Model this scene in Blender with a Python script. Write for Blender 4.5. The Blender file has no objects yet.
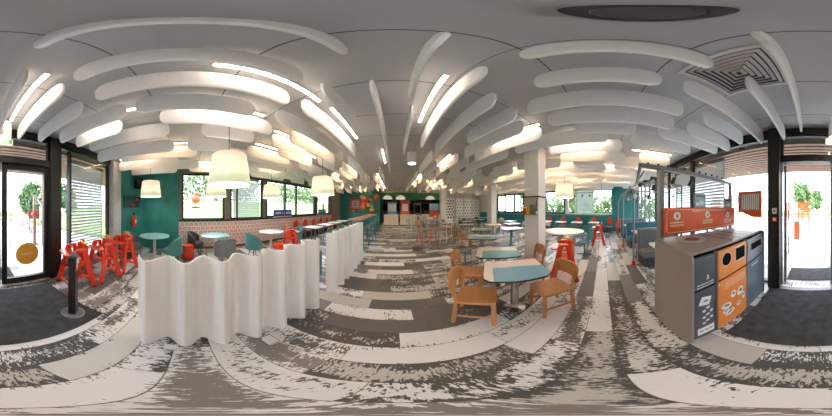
import bpy, bmesh, math, random
from mathutils import Vector, Matrix
random.seed(7)
S = bpy.context.scene
C = S.collection
PI = math.pi
R = math.radians

# ------------------------------------------------------------------ materials
def new_mat(name):
    m = bpy.data.materials.new(name); m.use_nodes = True
    nt = m.node_tree
    return m, nt, nt.nodes['Principled BSDF']

def srgb(c):
    return tuple((v/12.92 if v <= .04045 else ((v+.055)/1.055)**2.4) for v in c)

def mat(name, col, rough=.5, metal=0.0, var=.08, scale=6, stretch=(1, 1, 1), emit=0, ecol=None, spec=.5):
    m, nt, b = new_mat(name)
    c = srgb(col)
    tc = nt.nodes.new('ShaderNodeTexCoord'); mp = nt.nodes.new('ShaderNodeMapping')
    mp.inputs['Scale'].default_value = stretch
    nz = nt.nodes.new('ShaderNodeTexNoise'); nz.inputs['Scale'].default_value = scale; nz.inputs['Detail'].default_value = 3
    rp = nt.nodes.new('ShaderNodeValToRGB')
    rp.color_ramp.elements[0].position = .3; rp.color_ramp.elements[1].position = .7
    rp.color_ramp.elements[0].color = (*[v*(1-var) for v in c], 1)
    rp.color_ramp.elements[1].color = (*[min(1, v*(1+var)) for v in c], 1)
    L = nt.links.new
    L(tc.outputs['Object'], mp.inputs[0]); L(mp.outputs[0], nz.inputs['Vector']); L(nz.outputs[0], rp.inputs[0])
    L(rp.outputs[0], b.inputs['Base Color'])
    b.inputs['Roughness'].default_value = rough; b.inputs['Metallic'].default_value = metal
    b.inputs['Specular IOR Level'].default_value = spec
    if emit:
        b.inputs['Emission Color'].default_value = (*(srgb(ecol or col)), 1)
        b.inputs['Emission Strength'].default_value = emit
    return m

class NT:
    """tiny helper for math node chains"""
    def __init__(s, nt): s.nt = nt
    def m(s, op, a, b=None, c=None):
        n = s.nt.nodes.new('ShaderNodeMath'); n.operation = op
        for i, v in enumerate((a, b, c)):
            if v is None: continue
            if isinstance(v, (int, float)): n.inputs[i].default_value = v
            else: s.nt.links.new(v, n.inputs[i])
        return n.outputs[0]
    def mix(s, f, a, b):
        n = s.nt.nodes.new('ShaderNodeMix'); n.data_type = 'RGBA'
        for sock, v in ((n.inputs[0], f), (n.inputs[6], a), (n.inputs[7], b)):
            if isinstance(v, tuple): sock.default_value = (*v[:3], 1)
            elif isinstance(v, (int, float)): sock.default_value = v
            else: s.nt.links.new(v, sock)
        return n.outputs[2]
    def xyz(s, kind='Object'):
        tc = s.nt.nodes.new('ShaderNodeTexCoord'); sp = s.nt.nodes.new('ShaderNodeSeparateXYZ')
        s.nt.links.new(tc.outputs[kind], sp.inputs[0]); return tc.outputs[kind], sp.outputs
    def comb(s, x, y, z):
        n = s.nt.nodes.new('ShaderNodeCombineXYZ')
        for i, v in enumerate((x, y, z)):
            if isinstance(v, (int, float)): n.inputs[i].default_value = v
            else: s.nt.links.new(v, n.inputs[i])
        return n.outputs[0]
    def noise(s, vec, scale, detail=2, rough=.5):
        n = s.nt.nodes.new('ShaderNodeTexNoise'); n.inputs['Scale'].default_value = scale
        n.inputs['Detail'].default_value = detail; n.inputs['Roughness'].default_value = rough
        s.nt.links.new(vec, n.inputs['Vector']); return n.outputs[0]
    def white(s, vec):
        n = s.nt.nodes.new('ShaderNodeTexWhiteNoise'); n.noise_dimensions = '3D'
        s.nt.links.new(vec, n.inputs['Vector']); return n.outputs[0]

def floor_mat():
    m, nt, b = new_mat('distressed_plank_vinyl'); k = NT(nt)
    co, (x, y, z) = k.xyz()
    rowf = k.m('DIVIDE', k.m('ADD', y, 31.59), .25)
    row = k.m('FLOOR', rowf); v = k.m('FRACT', rowf)
    off = k.m('MULTIPLY', k.white(k.comb(row, 3.3, 1.0)), 3.0)
    colf = k.m('DIVIDE', k.m('ADD', x, k.m('ADD', off, 40.0)), 1.05)
    col = k.m('FLOOR', colf); u = k.m('FRACT', colf)
    r = k.white(k.comb(row, col, 0.0)); r2 = k.white(k.comb(row, col, 5.0))
    edge = k.m('MULTIPLY', k.m('ABSOLUTE', k.m('SUBTRACT', v, .5)), 2.0)
    # fine strokes running across the plank
    n1 = k.noise(k.comb(k.m('MULTIPLY', x, 60.0), k.m('MULTIPLY', y, 20.0), k.m('MULTIPLY', r2, 30.0)), 1.0, 3, .65)
    n2 = k.noise(k.comb(k.m('MULTIPLY', x, 3.2), k.m('MULTIPLY', y, 5.0), k.m('MULTIPLY', r, 9.0)), 1.0, 3, .6)
    t = k.m('ADD', k.m('ADD', k.m('MULTIPLY', n1, 1.05), k.m('MULTIPLY', n2, .75)), k.m('MULTIPLY', k.m('MULTIPLY', edge, edge), .16))
    def step(val, thr, w=.015):
        n = nt.nodes.new('ShaderNodeMapRange'); n.clamp = True
        nt.links.new(val, n.inputs[0])
        n.inputs[1].default_value = thr-w; n.inputs[2].default_value = thr+w
        return n.outputs[0]
    rp = nt.nodes.new('ShaderNodeValToRGB'); rp.color_ramp.interpolation = 'CONSTANT'
    el = rp.color_ramp.elements
    cols = [(0, (.38, .38, .385)), (.24, (.87, .88, .90)), (.44, (.74, .74, .735)), (.60, (.82, .83, .83)), (.70, (.90, .91, .93)), (.86, (.50, .49, .49))]
    el[0].color = (*srgb(cols[0][1]), 1); el[1].position = cols[1][0]; el[1].color = (*srgb(cols[1][1]), 1)
    for p, c in cols[2:]:
        e = el.new(p); e.color = (*srgb(c), 1)
    nt.links.new(r, rp.inputs[0])
    isdark = k.m('ADD', k.m('LESS_THAN', r, .24), k.m('GREATER_THAN', r, .86))
    dcol = k.mix(isdark, srgb((.31, .31, .31)), srgb((.87, .88, .89)))
    # amount of distress differs from plank to plank; dark planks carry less
    amt = k.m('MULTIPLY', k.m('SUBTRACT', r2, .58), .5)
    amt = k.m('SUBTRACT', amt, k.m('MULTIPLY', isdark, .03))
    mask = step(k.m('ADD', t, amt), 1.01)
    c1 = k.mix(mask, rp.outputs[0], dcol)
    seam = k.m('MAXIMUM', k.m('GREATER_THAN', edge, .972), k.m('LESS_THAN', u, .004))
    c2 = k.mix(k.m('MULTIPLY', seam, .75), c1, (.06, .055, .05))
    nt.links.new(c2, b.inputs['Base Color'])
    b.inputs['Roughness'].default_value = .36
    return m

def ceiling_mat():
    m, nt, b = new_mat('ceiling_metal_panels'); k = NT(nt)
    co, (x, y, z) = k.xyz()
    f = k.m('FRACT', k.m('DIVIDE', k.m('ADD', y, 40.0 + .4 - .04), .77))
    # 40.36/.77 offset puts seams at y = -.40, .37, 1.14 ...
    g = k.m('FRACT', k.m('DIVIDE', k.m('ADD', x, 40.3), 2.4))
    s1 = k.m('LESS_THAN', k.m('FRACT', k.m('DIVIDE', k.m('ADD', y, 77.4), .77)), .016)
    s2 = k.m('LESS_THAN', g, .003)
    n = k.noise(co, 1.5, 2)
    base = k.mix(n, srgb((.72, .73, .745)), srgb((.76, .77, .785)))
    nt.links.new(k.mix(k.m('MAXIMUM', s1, s2), base, srgb((.36, .36, .36))), b.inputs['Base Color'])
    b.inputs['Roughness'].default_value = .6
    return m

def hex_mat():
    m, nt, b = new_mat('salmon_hexagon_tiles'); k = NT(nt)
    co, (x, y, z) = k.xyz()
    v = k.m('DIVIDE', z, .15); row = k.m('FLOOR', v)
    u = k.m('ADD', k.m('DIVIDE', k.m('ADD', y, 40.0), .175), k.m('MULTIPLY', k.m('MODULO', row, 2.0), .5))
    uu = k.m('ABSOLUTE', k.m('SUBTRACT', k.m('FRACT', u), .5)); vv = k.m('ABSOLUTE', k.m('SUBTRACT', k.m('FRACT', v), .5))
    d = k.m('MAXIMUM', uu, k.m('ADD', k.m('MULTIPLY', uu, .5), k.m('MULTIPLY', vv, .80)))
    rr = k.white(k.comb(k.m('FLOOR', u), row, 0.0))
    tile = k.mix(rr, srgb((.80, .58, .54)), srgb((.74, .66, .66)))
    inner = k.mix(k.m('LESS_THAN', d, .16), tile, srgb((.86, .76, .72)))
    nt.links.new(k.mix(k.m('GREATER_THAN', d, .40), inner, srgb((.90, .86, .84))), b.inputs['Base Color'])
    b.inputs['Roughness'].default_value = .35
    return m

def glass_mat():
    m, nt, b = new_mat('clear_glass'); nt.nodes.remove(b)
    out = [n for n in nt.nodes if n.type == 'OUTPUT_MATERIAL'][0]
    tr = nt.nodes.new('ShaderNodeBsdfTransparent'); gl = nt.nodes.new('ShaderNodeBsdfGlossy'); gl.inputs['Roughness'].default_value = .02
    tr.inputs[0].default_value = (.96, .98, .97, 1)
    k = NT(nt); lw = nt.nodes.new('ShaderNodeLayerWeight'); lw.inputs[0].default_value = .5
    fac = k.m('ADD', k.m('MULTIPLY', k.m('POWER', lw.outputs['Facing'], 5.0), .7), .03)
    mx = nt.nodes.new('ShaderNodeMixShader')
    nt.links.new(fac, mx.inputs[0]); nt.links.new(tr.outputs[0], mx.inputs[1]); nt.links.new(gl.outputs[0], mx.inputs[2])
    nt.links.new(mx.outputs[0], out.inputs[0])
    return m

def translucent_mat(name, col, tr=.45, rough=.3, emit=0):
    m, nt, b = new_mat(name)
    out = [n for n in nt.nodes if n.type == 'OUTPUT_MATERIAL'][0]
    k = NT(nt); co, _ = k.xyz()
    c = k.mix(k.noise(co, 3.0, 2), tuple(v*.96 for v in srgb(col)), srgb(col))
    nt.links.new(c, b.inputs['Base Color']); b.inputs['Roughness'].default_value = rough
    t = nt.nodes.new('ShaderNodeBsdfTranslucent'); nt.links.new(c, t.inputs[0])
    mx = nt.nodes.new('ShaderNodeMixShader'); mx.inputs[0].default_value = tr
    nt.links.new(b.outputs[0], mx.inputs[1]); nt.links.new(t.outputs[0], mx.inputs[2]); nt.links.new(mx.outputs[0], out.inputs[0])
    return m

def shade_mat():
    """lamp shade cloth: cream, dyed pale green towards the hem; lit by the bulb inside"""
    m, nt, b = new_mat('cream_and_green_shade'); k = NT(nt)
    out = [n for n in nt.nodes if n.type == 'OUTPUT_MATERIAL'][0]
    co, (x, y, z) = k.xyz()
    mr = nt.nodes.new('ShaderNodeMapRange'); mr.interpolation_type = 'SMOOTHSTEP'
    nt.links.new(k.m('ADD', z, k.m('MULTIPLY', k.noise(co, 6.0, 2), .05)), mr.inputs[0])
    mr.inputs[1].default_value = .12; mr.inputs[2].default_value = .22
    c = k.mix(mr.outputs[0], srgb((.78, .82, .78)), srgb((.95, .92, .90)))
    nt.links.new(c, b.inputs['Base Color']); b.inputs['Roughness'].default_value = .8
    t = nt.nodes.new('ShaderNodeBsdfTranslucent'); nt.links.new(c, t.inputs[0])
    mx = nt.nodes.new('ShaderNodeMixShader'); mx.inputs[0].default_value = .5
    nt.links.new(b.outputs[0], mx.inputs[1]); nt.links.new(t.outputs[0], mx.inputs[2]); nt.links.new(mx.outputs[0], out.inputs[0])
    return m

def tabletop_mat(name, cream, blue):
    """pale laminate with a large printed blue patch with a bowed edge"""
    m, nt, b = new_mat(name); k = NT(nt)
    co, (x, y, z) = k.xyz()
    wob = k.m('MULTIPLY', k.m('SUBTRACT', k.noise(co, 7.0, 2), .5), .04)
    a = k.m('LESS_THAN', k.m('ADD', y, k.m('ADD', wob, k.m('MULTIPLY', k.m('MULTIPLY', x, x), .25))), .07)
    c = k.m('GREATER_THAN', k.m('ADD', x, wob), -.28)
    f = k.m('MULTIPLY', a, c)
    bl = k.mix(k.noise(co, 14.0, 3), tuple(v*.9 for v in srgb(blue)), srgb(blue))
    nt.links.new(k.mix(f, srgb(cream), bl), b.inputs['Base Color']); b.inputs['Roughness'].default_value = .3
    return m

def wood_mat(name, a, bcol, scale=1.0, rough=.4):
    m, nt, b = new_mat(name); k = NT(nt)
    co, (x, y, z) = k.xyz()
    n = k.noise(k.comb(k.m('MULTIPLY', x, 18*scale), k.m('MULTIPLY', y, 3.0*scale), k.m('MULTIPLY', z, 3.0*scale)), 1.0, 4, .6)
    nt.links.new(k.mix(n, srgb(a), srgb(bcol)), b.inputs['Base Color']); b.inputs['Roughness'].default_value = rough
    return m

def paving_mat():
    m, nt, b = new_mat('pale_paving_slabs'); k = NT(nt)
    co, (x, y, z) = k.xyz()
    row = k.m('FLOOR', k.m('DIVIDE', k.m('ADD', y, 100), .3)); fy = k.m('FRACT', k.m('DIVIDE', k.m('ADD', y, 100), .3))
    cx = k.m('ADD', k.m('DIVIDE', k.m('ADD', x, 100), .6), k.m('MULTIPLY', k.m('MODULO', row, 2.0), .5))
    r = k.white(k.comb(k.m('FLOOR', cx), row, 0.0))
    c = k.mix(k.m('GREATER_THAN', r, .86), srgb((.80, .79, .77)), srgb((.62, .61, .61)))
    seam = k.m('MAXIMUM', k.m('LESS_THAN', fy, .03), k.m('LESS_THAN', k.m('FRACT', cx), .015))
    nt.links.new(k.mix(seam, c, srgb((.66, .65, .63))), b.inputs['Base Color']); b.inputs['Roughness'].default_value = .8
    return m

M = {}
M['floor'] = floor_mat(); M['ceil'] = ceiling_mat(); M['hex'] = hex_mat(); M['glass'] = glass_mat()
M['baffle'] = mat('white_felt', (.96, .96, .97), .9, var=.03, scale=40)
M['white'] = mat('white_paint', (.88, .87, .86), .5, var=.03)
M['black'] = mat('black_powder_coat', (.10, .09, .09), .4)
M['discg'] = mat('dark_grey_disc', (.36, .36, .38), .6)
M['discd'] = mat('charcoal_disc', (.27, .27, .29), .7)
M['blacksoft'] = mat('black_felt', (.09, .09, .10), .9)
M['grey'] = mat('grey_metal', (.50, .51, .52), .4, .3)
M['steel'] = mat('brushed_steel', (.78, .78, .78), .24, 1.0)
M['teal'] = mat('teal_wall_paint', (.15, .50, .49), .55, var=.25, scale=2.2)
M['tealw'] = mat('teal_panel', (.14, .50, .50), .5, var=.1, scale=2)
M['tealm'] = mat('teal_powder_coat', (.24, .50, .53), .4)
M['tealf'] = mat('teal_fabric', (.33, .56, .56), .9, var=.12, scale=30)
M['greyf'] = mat('grey_fabric', (.46, .49, .51), .9, var=.12, scale=30)
M['bluef'] = mat('blue_fabric', (.25, .48, .56), .9, var=.12, scale=20)
M['darkf'] = mat('charcoal_fabric', (.27, .28, .30), .9, var=.12, scale=30)
M['lam'] = mat('grey_laminate', (.55, .56, .58), .4)
M['wood'] = wood_mat('oak_orange', (.81, .59, .38), (.70, .47, .28))
M['woodp'] = wood_mat('pale_wood', (.86, .72, .54), (.78, .62, .44))
M['woodd'] = wood_mat('brown_wood', (.50, .36, .27), (.40, .28, .20))
M['red'] = mat('glossy_red_plastic', (.90, .27, .15), .25, var=.04)
M['redo'] = mat('orange_red_upholstery', (.85, .27, .13), .6)
M['orange'] = mat('orange_board', (.89, .33, .12), .35, var=.05)
M['orangeb'] = mat('orange_door_panel', (.93, .58, .30), .4, var=.03)
M['yellow'] = mat('golden_yellow', (.95, .72, .12), .4)
M['gold'] = translucent_mat('gold_vinyl_film', (.82, .64, .26), .35, .5)
M['slate'] = mat('slate_panel', (.34, .36, .42), .35, var=.04)
M['slateb'] = mat('blue_grey_panel', (.42, .48, .56), .3, .2, var=.04)
M['taupe'] = mat('taupe_shell', (.60, .57, .55), .4, .1, var=.03)
M['mat'] = mat('charcoal_coir', (.24, .25, .26), 1.0, var=.3, scale=9)
M['ink'] = mat('black_plastic', (.03, .03, .03), .8, spec=.1)
M['label'] = mat('white_print', (.93, .94, .95), .5, var=.02)
M['cream'] = mat('cream_laminate', (.90, .84, .74), .45)
M['screen'] = translucent_mat('frosted_white_acrylic', (.98, .98, .985), .40, .14)
M['shade'] = shade_mat()
M['top1'] = tabletop_mat('printed_top_blue', (.93, .88, .84), (.50, .70, .80))
M['top2'] = tabletop_mat('printed_top_teal', (.92, .87, .83), (.42, .67, .69))
M['topw'] = mat('white_tabletop', (.93, .92, .91), .3, var=.02)
M['topt'] = mat('pale_teal_tabletop', (.55, .73, .74), .3, var=.04)
M['led'] = mat('warm_led_diffuser', (1, .82, .62), .5, emit=10, ecol=(1, .92, .82))
M['ledw'] = mat('amber_led_diffuser', (1, .8, .6), .5, emit=10, ecol=(1, .82, .62))
M['ledc'] = mat('lamp_glow', (1, .9, .75), .5, emit=2.6, ecol=(1, .94, .86))
M['bulb'] = mat('warm_bulb', (1, .88, .7), .5, emit=5, ecol=(1, .93, .84))
M['spot'] = mat('downlight_glow', (1, .9, .8), .5, emit=6, ecol=(1, .93, .84))
M['exit'] = mat('exit_sign_green', (.16, .50, .22), .5, emit=.15, ecol=(.35, .75, .35))
M['exitw'] = mat('exit_sign_white', (.95, .95, .85), .5, emit=.25, ecol=(1, 1, .85))
M['slatw'] = translucent_mat('white_louvre', (.84, .85, .87), .14, .5)
M['timber'] = wood_mat('larch_slats', (.66, .52, .44), (.52, .40, .34), .5, .7)
M['paving'] = paving_mat()
M['lawn'] = mat('dry_lawn', (.50, .57, .34), 1, var=.15, scale=1.5)
M['leaf'] = mat('leaf_green', (.42, .52, .32), .7, var=.3, scale=3)
M['leafd'] = mat('dark_leaf_green', (.30, .42, .25), .7, var=.35, scale=3)
M['bark'] = mat('bark', (.35, .28, .22), .9, var=.3)
M['green'] = mat('kitchen_green', (.16, .48, .32), .5, var=.15, scale=2)
M['blue'] = mat('royal_blue', (.18, .28, .58), .4)
M['skyb'] = mat('pale_blue_panel', (.55, .72, .80), .4)
M['khaki'] = mat('olive_panel', (.50, .47, .36), .6)

# ------------------------------------------------------------------ mesh builder
class MB:
    def __init__(s): s.bm = bmesh.new()
    def box(s, x0, x1, y0, y1, z0, z1, bev=0, seg=2, rot=None):
        r = bmesh.ops.create_cube(s.bm, size=1.0)
        vs = r['verts']
        M4 = Matrix.Translation(((x0+x1)/2, (y0+y1)/2, (z0+z1)/2)) @ Matrix.Diagonal((abs(x1-x0), abs(y1-y0), abs(z1-z0), 1))
        bmesh.ops.transform(s.bm, matrix=M4, verts=vs)
        if bev:
            es = list({e for v in vs for e in v.link_edges})
            g = bmesh.ops.bevel(s.bm, geom=es, offset=bev, segments=seg, affect='EDGES', profile=.5)
            vs = list({v for f in g['faces'] for v in f.verts} | {v for v in vs if v.is_valid})
        if rot is not None: bmesh.ops.transform(s.bm, matrix=rot, verts=[v for v in vs if v.is_valid])
        return s
    def cyl(s, x, y, z0, z1, r, r2=None, n=20, cap=True):
        g = bmesh.ops.create_cone(s.bm, cap_ends=cap, segments=n, radius1=r, radius2=r if r2 is None else r2, depth=z1-z0)
        bmesh.ops.translate(s.bm, vec=(x, y, (z0+z1)/2), verts=g['verts']); return s
    def rod(s, a, b, r, n=8, r2=None):
        a, b = Vector(a), Vector(b); d = b-a
        g = bmesh.ops.create_cone(s.bm, cap_ends=True, segments=n, radius1=r, radius2=r if r2 is None else r2, depth=d.length)
        q = d.to_track_quat('Z', 'Y').to_matrix().to_4x4()
        bmesh.ops.transform(s.bm, matrix=Matrix.Translation((a+b)/2) @ q, verts=g['verts']); return s
    def bar(s, a, b, w, h, bev=0):
        """rectangular bar from a to b"""
        a, b = Vector(a), Vector(b); d = b-a
        q = d.to_track_quat('Z', 'Y').to_matrix().to_4x4()
        return s.box(-w/2, w/2, -h/2, h/2, -d.length/2, d.length/2, bev, 2, Matrix.Translation((a+b)/2) @ q)
    def tube(s, pts, r, n=8):
        for a, b in zip(pts[:-1], pts[1:]):
            s.rod(a, b, r, n)
        for p in pts[1:-1]: s.ball(p, r, n)
        return s
    def ball(s, p, r, n=10, sc=(1, 1, 1)):
        g = bmesh.ops.create_uvsphere(s.bm, u_segments=n, v_segments=max(6, n//2+2), radius=r)
        bmesh.ops.transform(s.bm, matrix=Matrix.Translation(p) @ Matrix.Diagonal((*sc, 1)), verts=g['verts']); return s
    def lathe(s, prof, x=0, y=0, n=28):
        rings = []
        for r, z in prof:
            rings.append([s.bm.verts.new((x+r*math.cos(2*PI*i/n), y+r*math.sin(2*PI*i/n), z)) for i in range(n)])
        for a, b in zip(rings[:-1], rings[1:]):
            for i in range(n):
                s.bm.faces.new((a[i], a[(i+1) % n], b[(i+1) % n], b[i]))
        return s
    def prism(s, outline, z0, z1, mtx=None, bev=0):
        """outline in xy extruded from z0 to z1, then placed by mtx"""
        lo = [s.bm.verts.new((p[0], p[1], z0)) for p in outline]; hi = [s.bm.verts.new((p[0], p[1], z1)) for p in outline]
        s.bm.faces.new(lo[::-1]); s.bm.faces.new(hi)
        n = len(outline)
        for i in range(n): s.bm.faces.new((lo[i], lo[(i+1) % n], hi[(i+1) % n], hi[i]))
        vs = lo+hi
        if mtx is not None: bmesh.ops.transform(s.bm, matrix=mtx, verts=vs)
        return s
    def sheet(s, path, z0, z1, t):
        """vertical curved sheet of thickness t following an xy path; z1 may be a list"""
        n = len(path); rows = []
        for i, p in enumerate(path):
            a = Vector(path[max(0, i-1)]); b = Vector(path[min(n-1, i+1)]); d = (b-a).normalized(); nn = Vector((-d.y, d.x))*t/2
            zt = z1[i] if isinstance(z1, list) else z1
            rows.append([s.bm.verts.new((p[0]+nn.x, p[1]+nn.y, z0)), s.bm.verts.new((p[0]+nn.x, p[1]+nn.y, zt)),
                         s.bm.verts.new((p[0]-nn.x, p[1]-nn.y, zt)), s.bm.verts.new((p[0]-nn.x, p[1]-nn.y, z0))])
        for a, b in zip(rows[:-1], rows[1:]):
            for j in range(4): s.bm.faces.new((a[j], b[j], b[(j+1) % 4], a[(j+1) % 4]))
        s.bm.faces.new(rows[0]); s.bm.faces.new(rows[-1][::-1]); return s
    def build(s, name, m, parent=None, smooth=False, loc=None):
        bmesh.ops.recalc_face_normals(s.bm, faces=s.bm.faces)
        me = bpy.data.meshes.new(name); s.bm.to_mesh(me); s.bm.free()
        me.materials.append(M[m] if isinstance(m, str) else m)
        if smooth:
            for p in me.polygons: p.use_smooth = True
            try: me.set_sharp_from_angle(angle=R(40))
            except Exception: pass
        o = bpy.data.objects.new(name, me); C.objects.link(o)
        if parent is not None: o.parent = parent
        if loc is not None: o.location = loc
        return o

def tag(o, label, cat, group=None, kind=None):
    if label: o['label'] = label
    if cat: o['category'] = cat
    if group: o['group'] = group
    if kind: o['kind'] = kind
    return o
def thing(name, label, cat, loc=(0, 0, 0), rz=0, group=None):
    o = bpy.data.objects.new(name, None); C.objects.link(o); o.empty_display_size = .1
    o.location = loc; o.rotation_euler = (0, 0, rz)
    return tag(o, label, cat, group)
def struct(o, label=None):
    o['kind'] = 'structure'
    if label: o['label'] = label
    return o
def kids(o): return [c for c in bpy.data.objects if c.parent == o]
def copy_tree(o, parent=None, _idx=None):
    c = o.copy(); C.objects.link(c)
    if parent is not None: c.parent = parent
    for ch in kids(o): copy_tree(ch, c)
    return c
PROTO = {}
def place(key, maker, loc, rz, label, group=None, scale=None, **kw):
    """first use builds the thing, later uses copy it and its parts"""
    if key not in PROTO:
        PROTO[key] = o = maker(**kw)
    else:
        o = copy_tree(PROTO[key])
    o.location = loc; o.rotation_euler = (0, 0, rz)
    if scale: o.scale = scale
    o['label'] = label
    if group: o['group'] = group
    elif 'group' in o.keys(): del o['group']
    return o
def rrect(w, h, r, n=5):
    pts = []
    for cx, cy, a0 in ((w/2-r, h/2-r, 0), (-w/2+r, h/2-r, 90), (-w/2+r, -h/2+r, 180), (w/2-r, -h/2+r, 270)):
        for i in range(n+1):
            a = R(a0+90*i/n); pts.append((cx+r*math.cos(a), cy+r*math.sin(a)))
    return pts

# ------------------------------------------------------------------ the setting
XL, XR, YB, YF, ZC = -5.0, 9.0, -2.45, 12.0, 3.25
struct(MB().box(XL-.2, XR+.2, YB-.1, 16.0, -.12, 0).build('floor', 'floor'))
struct(MB().box(XL-.2, XR+.2, YB-.15, 16.0, ZC, ZC+.15).build('ceiling', 'ceil'))

def vwall(axis, at, t, a0, a1, z0, z1, holes):
    """boxes of a wall running along an axis, with rectangular holes (b0, b1, z0, z1)"""
    mb = MB()
    def put(p, q, lo, hi):
        if q-p < 1e-4 or hi-lo < 1e-4: return
        if axis == 'y': mb.box(min(at, at+t), max(at, at+t), p, q, lo, hi)
        else: mb.box(p, q, min(at, at+t), max(at, at+t), lo, hi)
    cur = a0
    for b0, b1, h0, h1 in sorted(holes):
        put(cur, b0, z0, z1); put(b0, b1, z0, h0); put(b0, b1, h1, z1); cur = b1
    put(cur, a1, z0, z1)
    return mb

WIN_N = [0]
def window(axis, at, b0, b1, z0, z1, mull=(), fr=.06, dep=.1, transom=None, out=-1, col='black'):
    WIN_N[0] += 1
    mb = MB()
    def put(p, q, lo, hi, w=dep):
        if axis == 'y': mb.box(at-w/2, at+w/2, p, q, lo, hi)
        else: mb.box(p, q, at-w/2, at+w/2, lo, hi)
    put(b0, b0+fr, z0, z1); put(b1-fr, b1, z0, z1); put(b0+fr, b1-fr, z0, z0+fr); put(b0+fr, b1-fr, z1-fr, z1)
    for q in mull: put(q-fr/2, q+fr/2, z0+fr, z1-fr)
    if transom: put(b0+fr, b1-fr, transom-fr/2, transom+fr/2, dep*.9)
    o = struct(mb.build('window_%d' % WIN_N[0], col))
    p = MB()
    if axis == 'y': p.box(at-.006, at+.006, b0+fr*.6, b1-fr*.6, z0+fr*.6, z1-fr*.6)
    else: p.box(b0+fr*.6, b1-fr*.6, at-.006, at+.006, z0+fr*.6, z1-fr*.6)
    p.build('pane', 'glass', o)
    return o

# left wall: window wall with hexagon tiles below the sill
lw = [(-.2, 1.45), (1.7, 3.22), (3.4, 7.25), (7.5, 9.3)]
struct(MB().box(XL-.2, XL, -.32, 9.6, 0, 1.13).build('wall_left', 'hex'))
struct(vwall('y', XL, -.2, -.32, 9.6, 1.13, ZC, [(a, b, 1.15, 2.93) for a, b in lw]).build('wall_left', mat('window_wall_grey', (.42, .40, .38), .6)))
struct(MB().box(XL-.2, XL, 9.6, 11.3, 0, ZC).build('wall_left', mat('board_marked_panel', (.62, .55, .48), .7, var=.2, scale=3, stretch=(1, 4, .4))))
struct(MB().box(XL-.2, XL, -1.78, -.32, 0, ZC).build('wall_left', 'teal'))
struct(MB().sheet([(-4.0, -2.5), (-5.1, -1.72)], 0, ZC, .1).build('wall_left', 'teal'))
struct(MB().box(XL+.001, XL+.02, -.32, 9.6, 0, .09).build('baseboard_left', 'woodd'))
struct(MB().box(XL-.02, XL+.06, -.32, 9.6, 1.10, 1.15, .005).build('trim_1', 'black'))
window('y', XL-.08, -.2, 1.45, 1.15, 2.93, (), .06)
window('y', XL-.08, 1.7, 3.22, 1.15, 2.93, (2.0,), .06)
window('y', XL-.08, 3.4, 7.25, 1.15, 2.93, (4.6, 5.45), .09)
window('y', XL-.08, 7.5, 9.3, 1.15, 2.93, (8.4,), .08)

# right wall
rw = [(-.6, 2.5), (2.65, 4.3), (6.1, 9.3)]
struct(vwall('y', XR, .2, YB, YF, 1.15, ZC, [(a, b, 1.17, 2.85) for a, b in rw]).build('wall_right', 'white'))
struct(MB().box(XR, XR+.2, YB, YF, 0, 1.15).build('wall_right', 'tealw'))
struct(MB().box(XR-.04, XR, YB, -.62, 1.15, ZC).build('wall_right', 'tealw'))
window('y', XR+.08, -.6, 2.5, 1.17, 2.85, (.7, 1.95), .06, col='white')
window('y', XR+.08, 2.65, 4.3, 1.17, 2.85, (), .12)
window('y', XR+.08, 6.1, 9.3, 1.17, 2.85, (7.2, 8.3), .14)

# far end: teal wall left, white panelled wall right, kitchen between
struct(MB().box(XL-.2, -1.35, 11.3, 11.45, 0, ZC).build('wall_far_left', 'tealw'))
struct(MB().box(-1.5, -1.35, 11.45, 16, 0, ZC).build('wall_far_left', 'green'))
struct(MB().box(4.5, XR+.2, 12.0, 12.15, 0, ZC).build('wall_far_right', mat('pale_grey_wall', (.72, .71, .70), .6)))
struct(MB().box(4.5, 4.65, 12.15, 16, 0, ZC).build('wall_far_right', 'green'))
struct(MB().box(-1.35, 4.5, 15.4, 15.55, 0, ZC).build('wall_far', mat('kitchen_back_tiles', (.30, .34, .30), .4, var=.25, scale=4)))
struct(MB().box(-1.35, 4.5, 12.0, 12.25, 2.40, 3.02).build('wall_far', 'green'))
g = MB().box(-1.35, 4.5, 11.94, 12.1, 3.02, 3.25)
struct(g.build('trim_2', 'cream'))
g = MB()
for i in range(58): g.box(-1.33+i*.1, -1.28+i*.1, 11.90, 11.94, 3.07, 3.17)
struct(g.build('trim_3', 'woodd'))

# entrance wall (behind the camera), all glazed
struct(MB().box(-1.66, -1.40, YB-.08, YB+.12, 0, 3.12).build('trim_4', 'black'), 'black steel post beside glass door')
struct(MB().box(.55, .76, YB-.08, YB+.22, 0, 3.2).build('trim_5', 'black'), 'black steel post beside open doorway')
struct(MB().box(-4.12, -3.62, YB-.08, YB+.20, 0, ZC).build('trim_6', mat('light_grey_post', (.74, .76, .78), .6)), 'grey corner post')
struct(MB().box(-4.0, XR, YB-.08, YB+.08, 3.08, 3.25).build('trim_7', 'black'))
struct(MB().box(-1.40, .55, YB-.08, YB+.1, 2.47, 2.60).build('trim_8', 'black'), 'black door head beam')
struct(MB().box(-3.6, -1.66, YB-.10, YB+.18, 0, .17, .01).build('baseboard_back', 'lam'))
WIN_N[0] = 9
window('x', YB, -3.58, -1.66, .17, 3.08, (-1.98,), .06)
window('x', YB, -1.40, .55, 2.60, 3.08, (), .03)
window('x', YB, .76, 3.05, 0, 3.08, (), .05)
window('x', YB, 3.05, 5.8, 0, 3.08, (4.5,), .07)
window('x', YB, 5.8, 9.0, 0, 3.08, (6.7, 7.5, 8.2), .09, col='grey')
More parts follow.
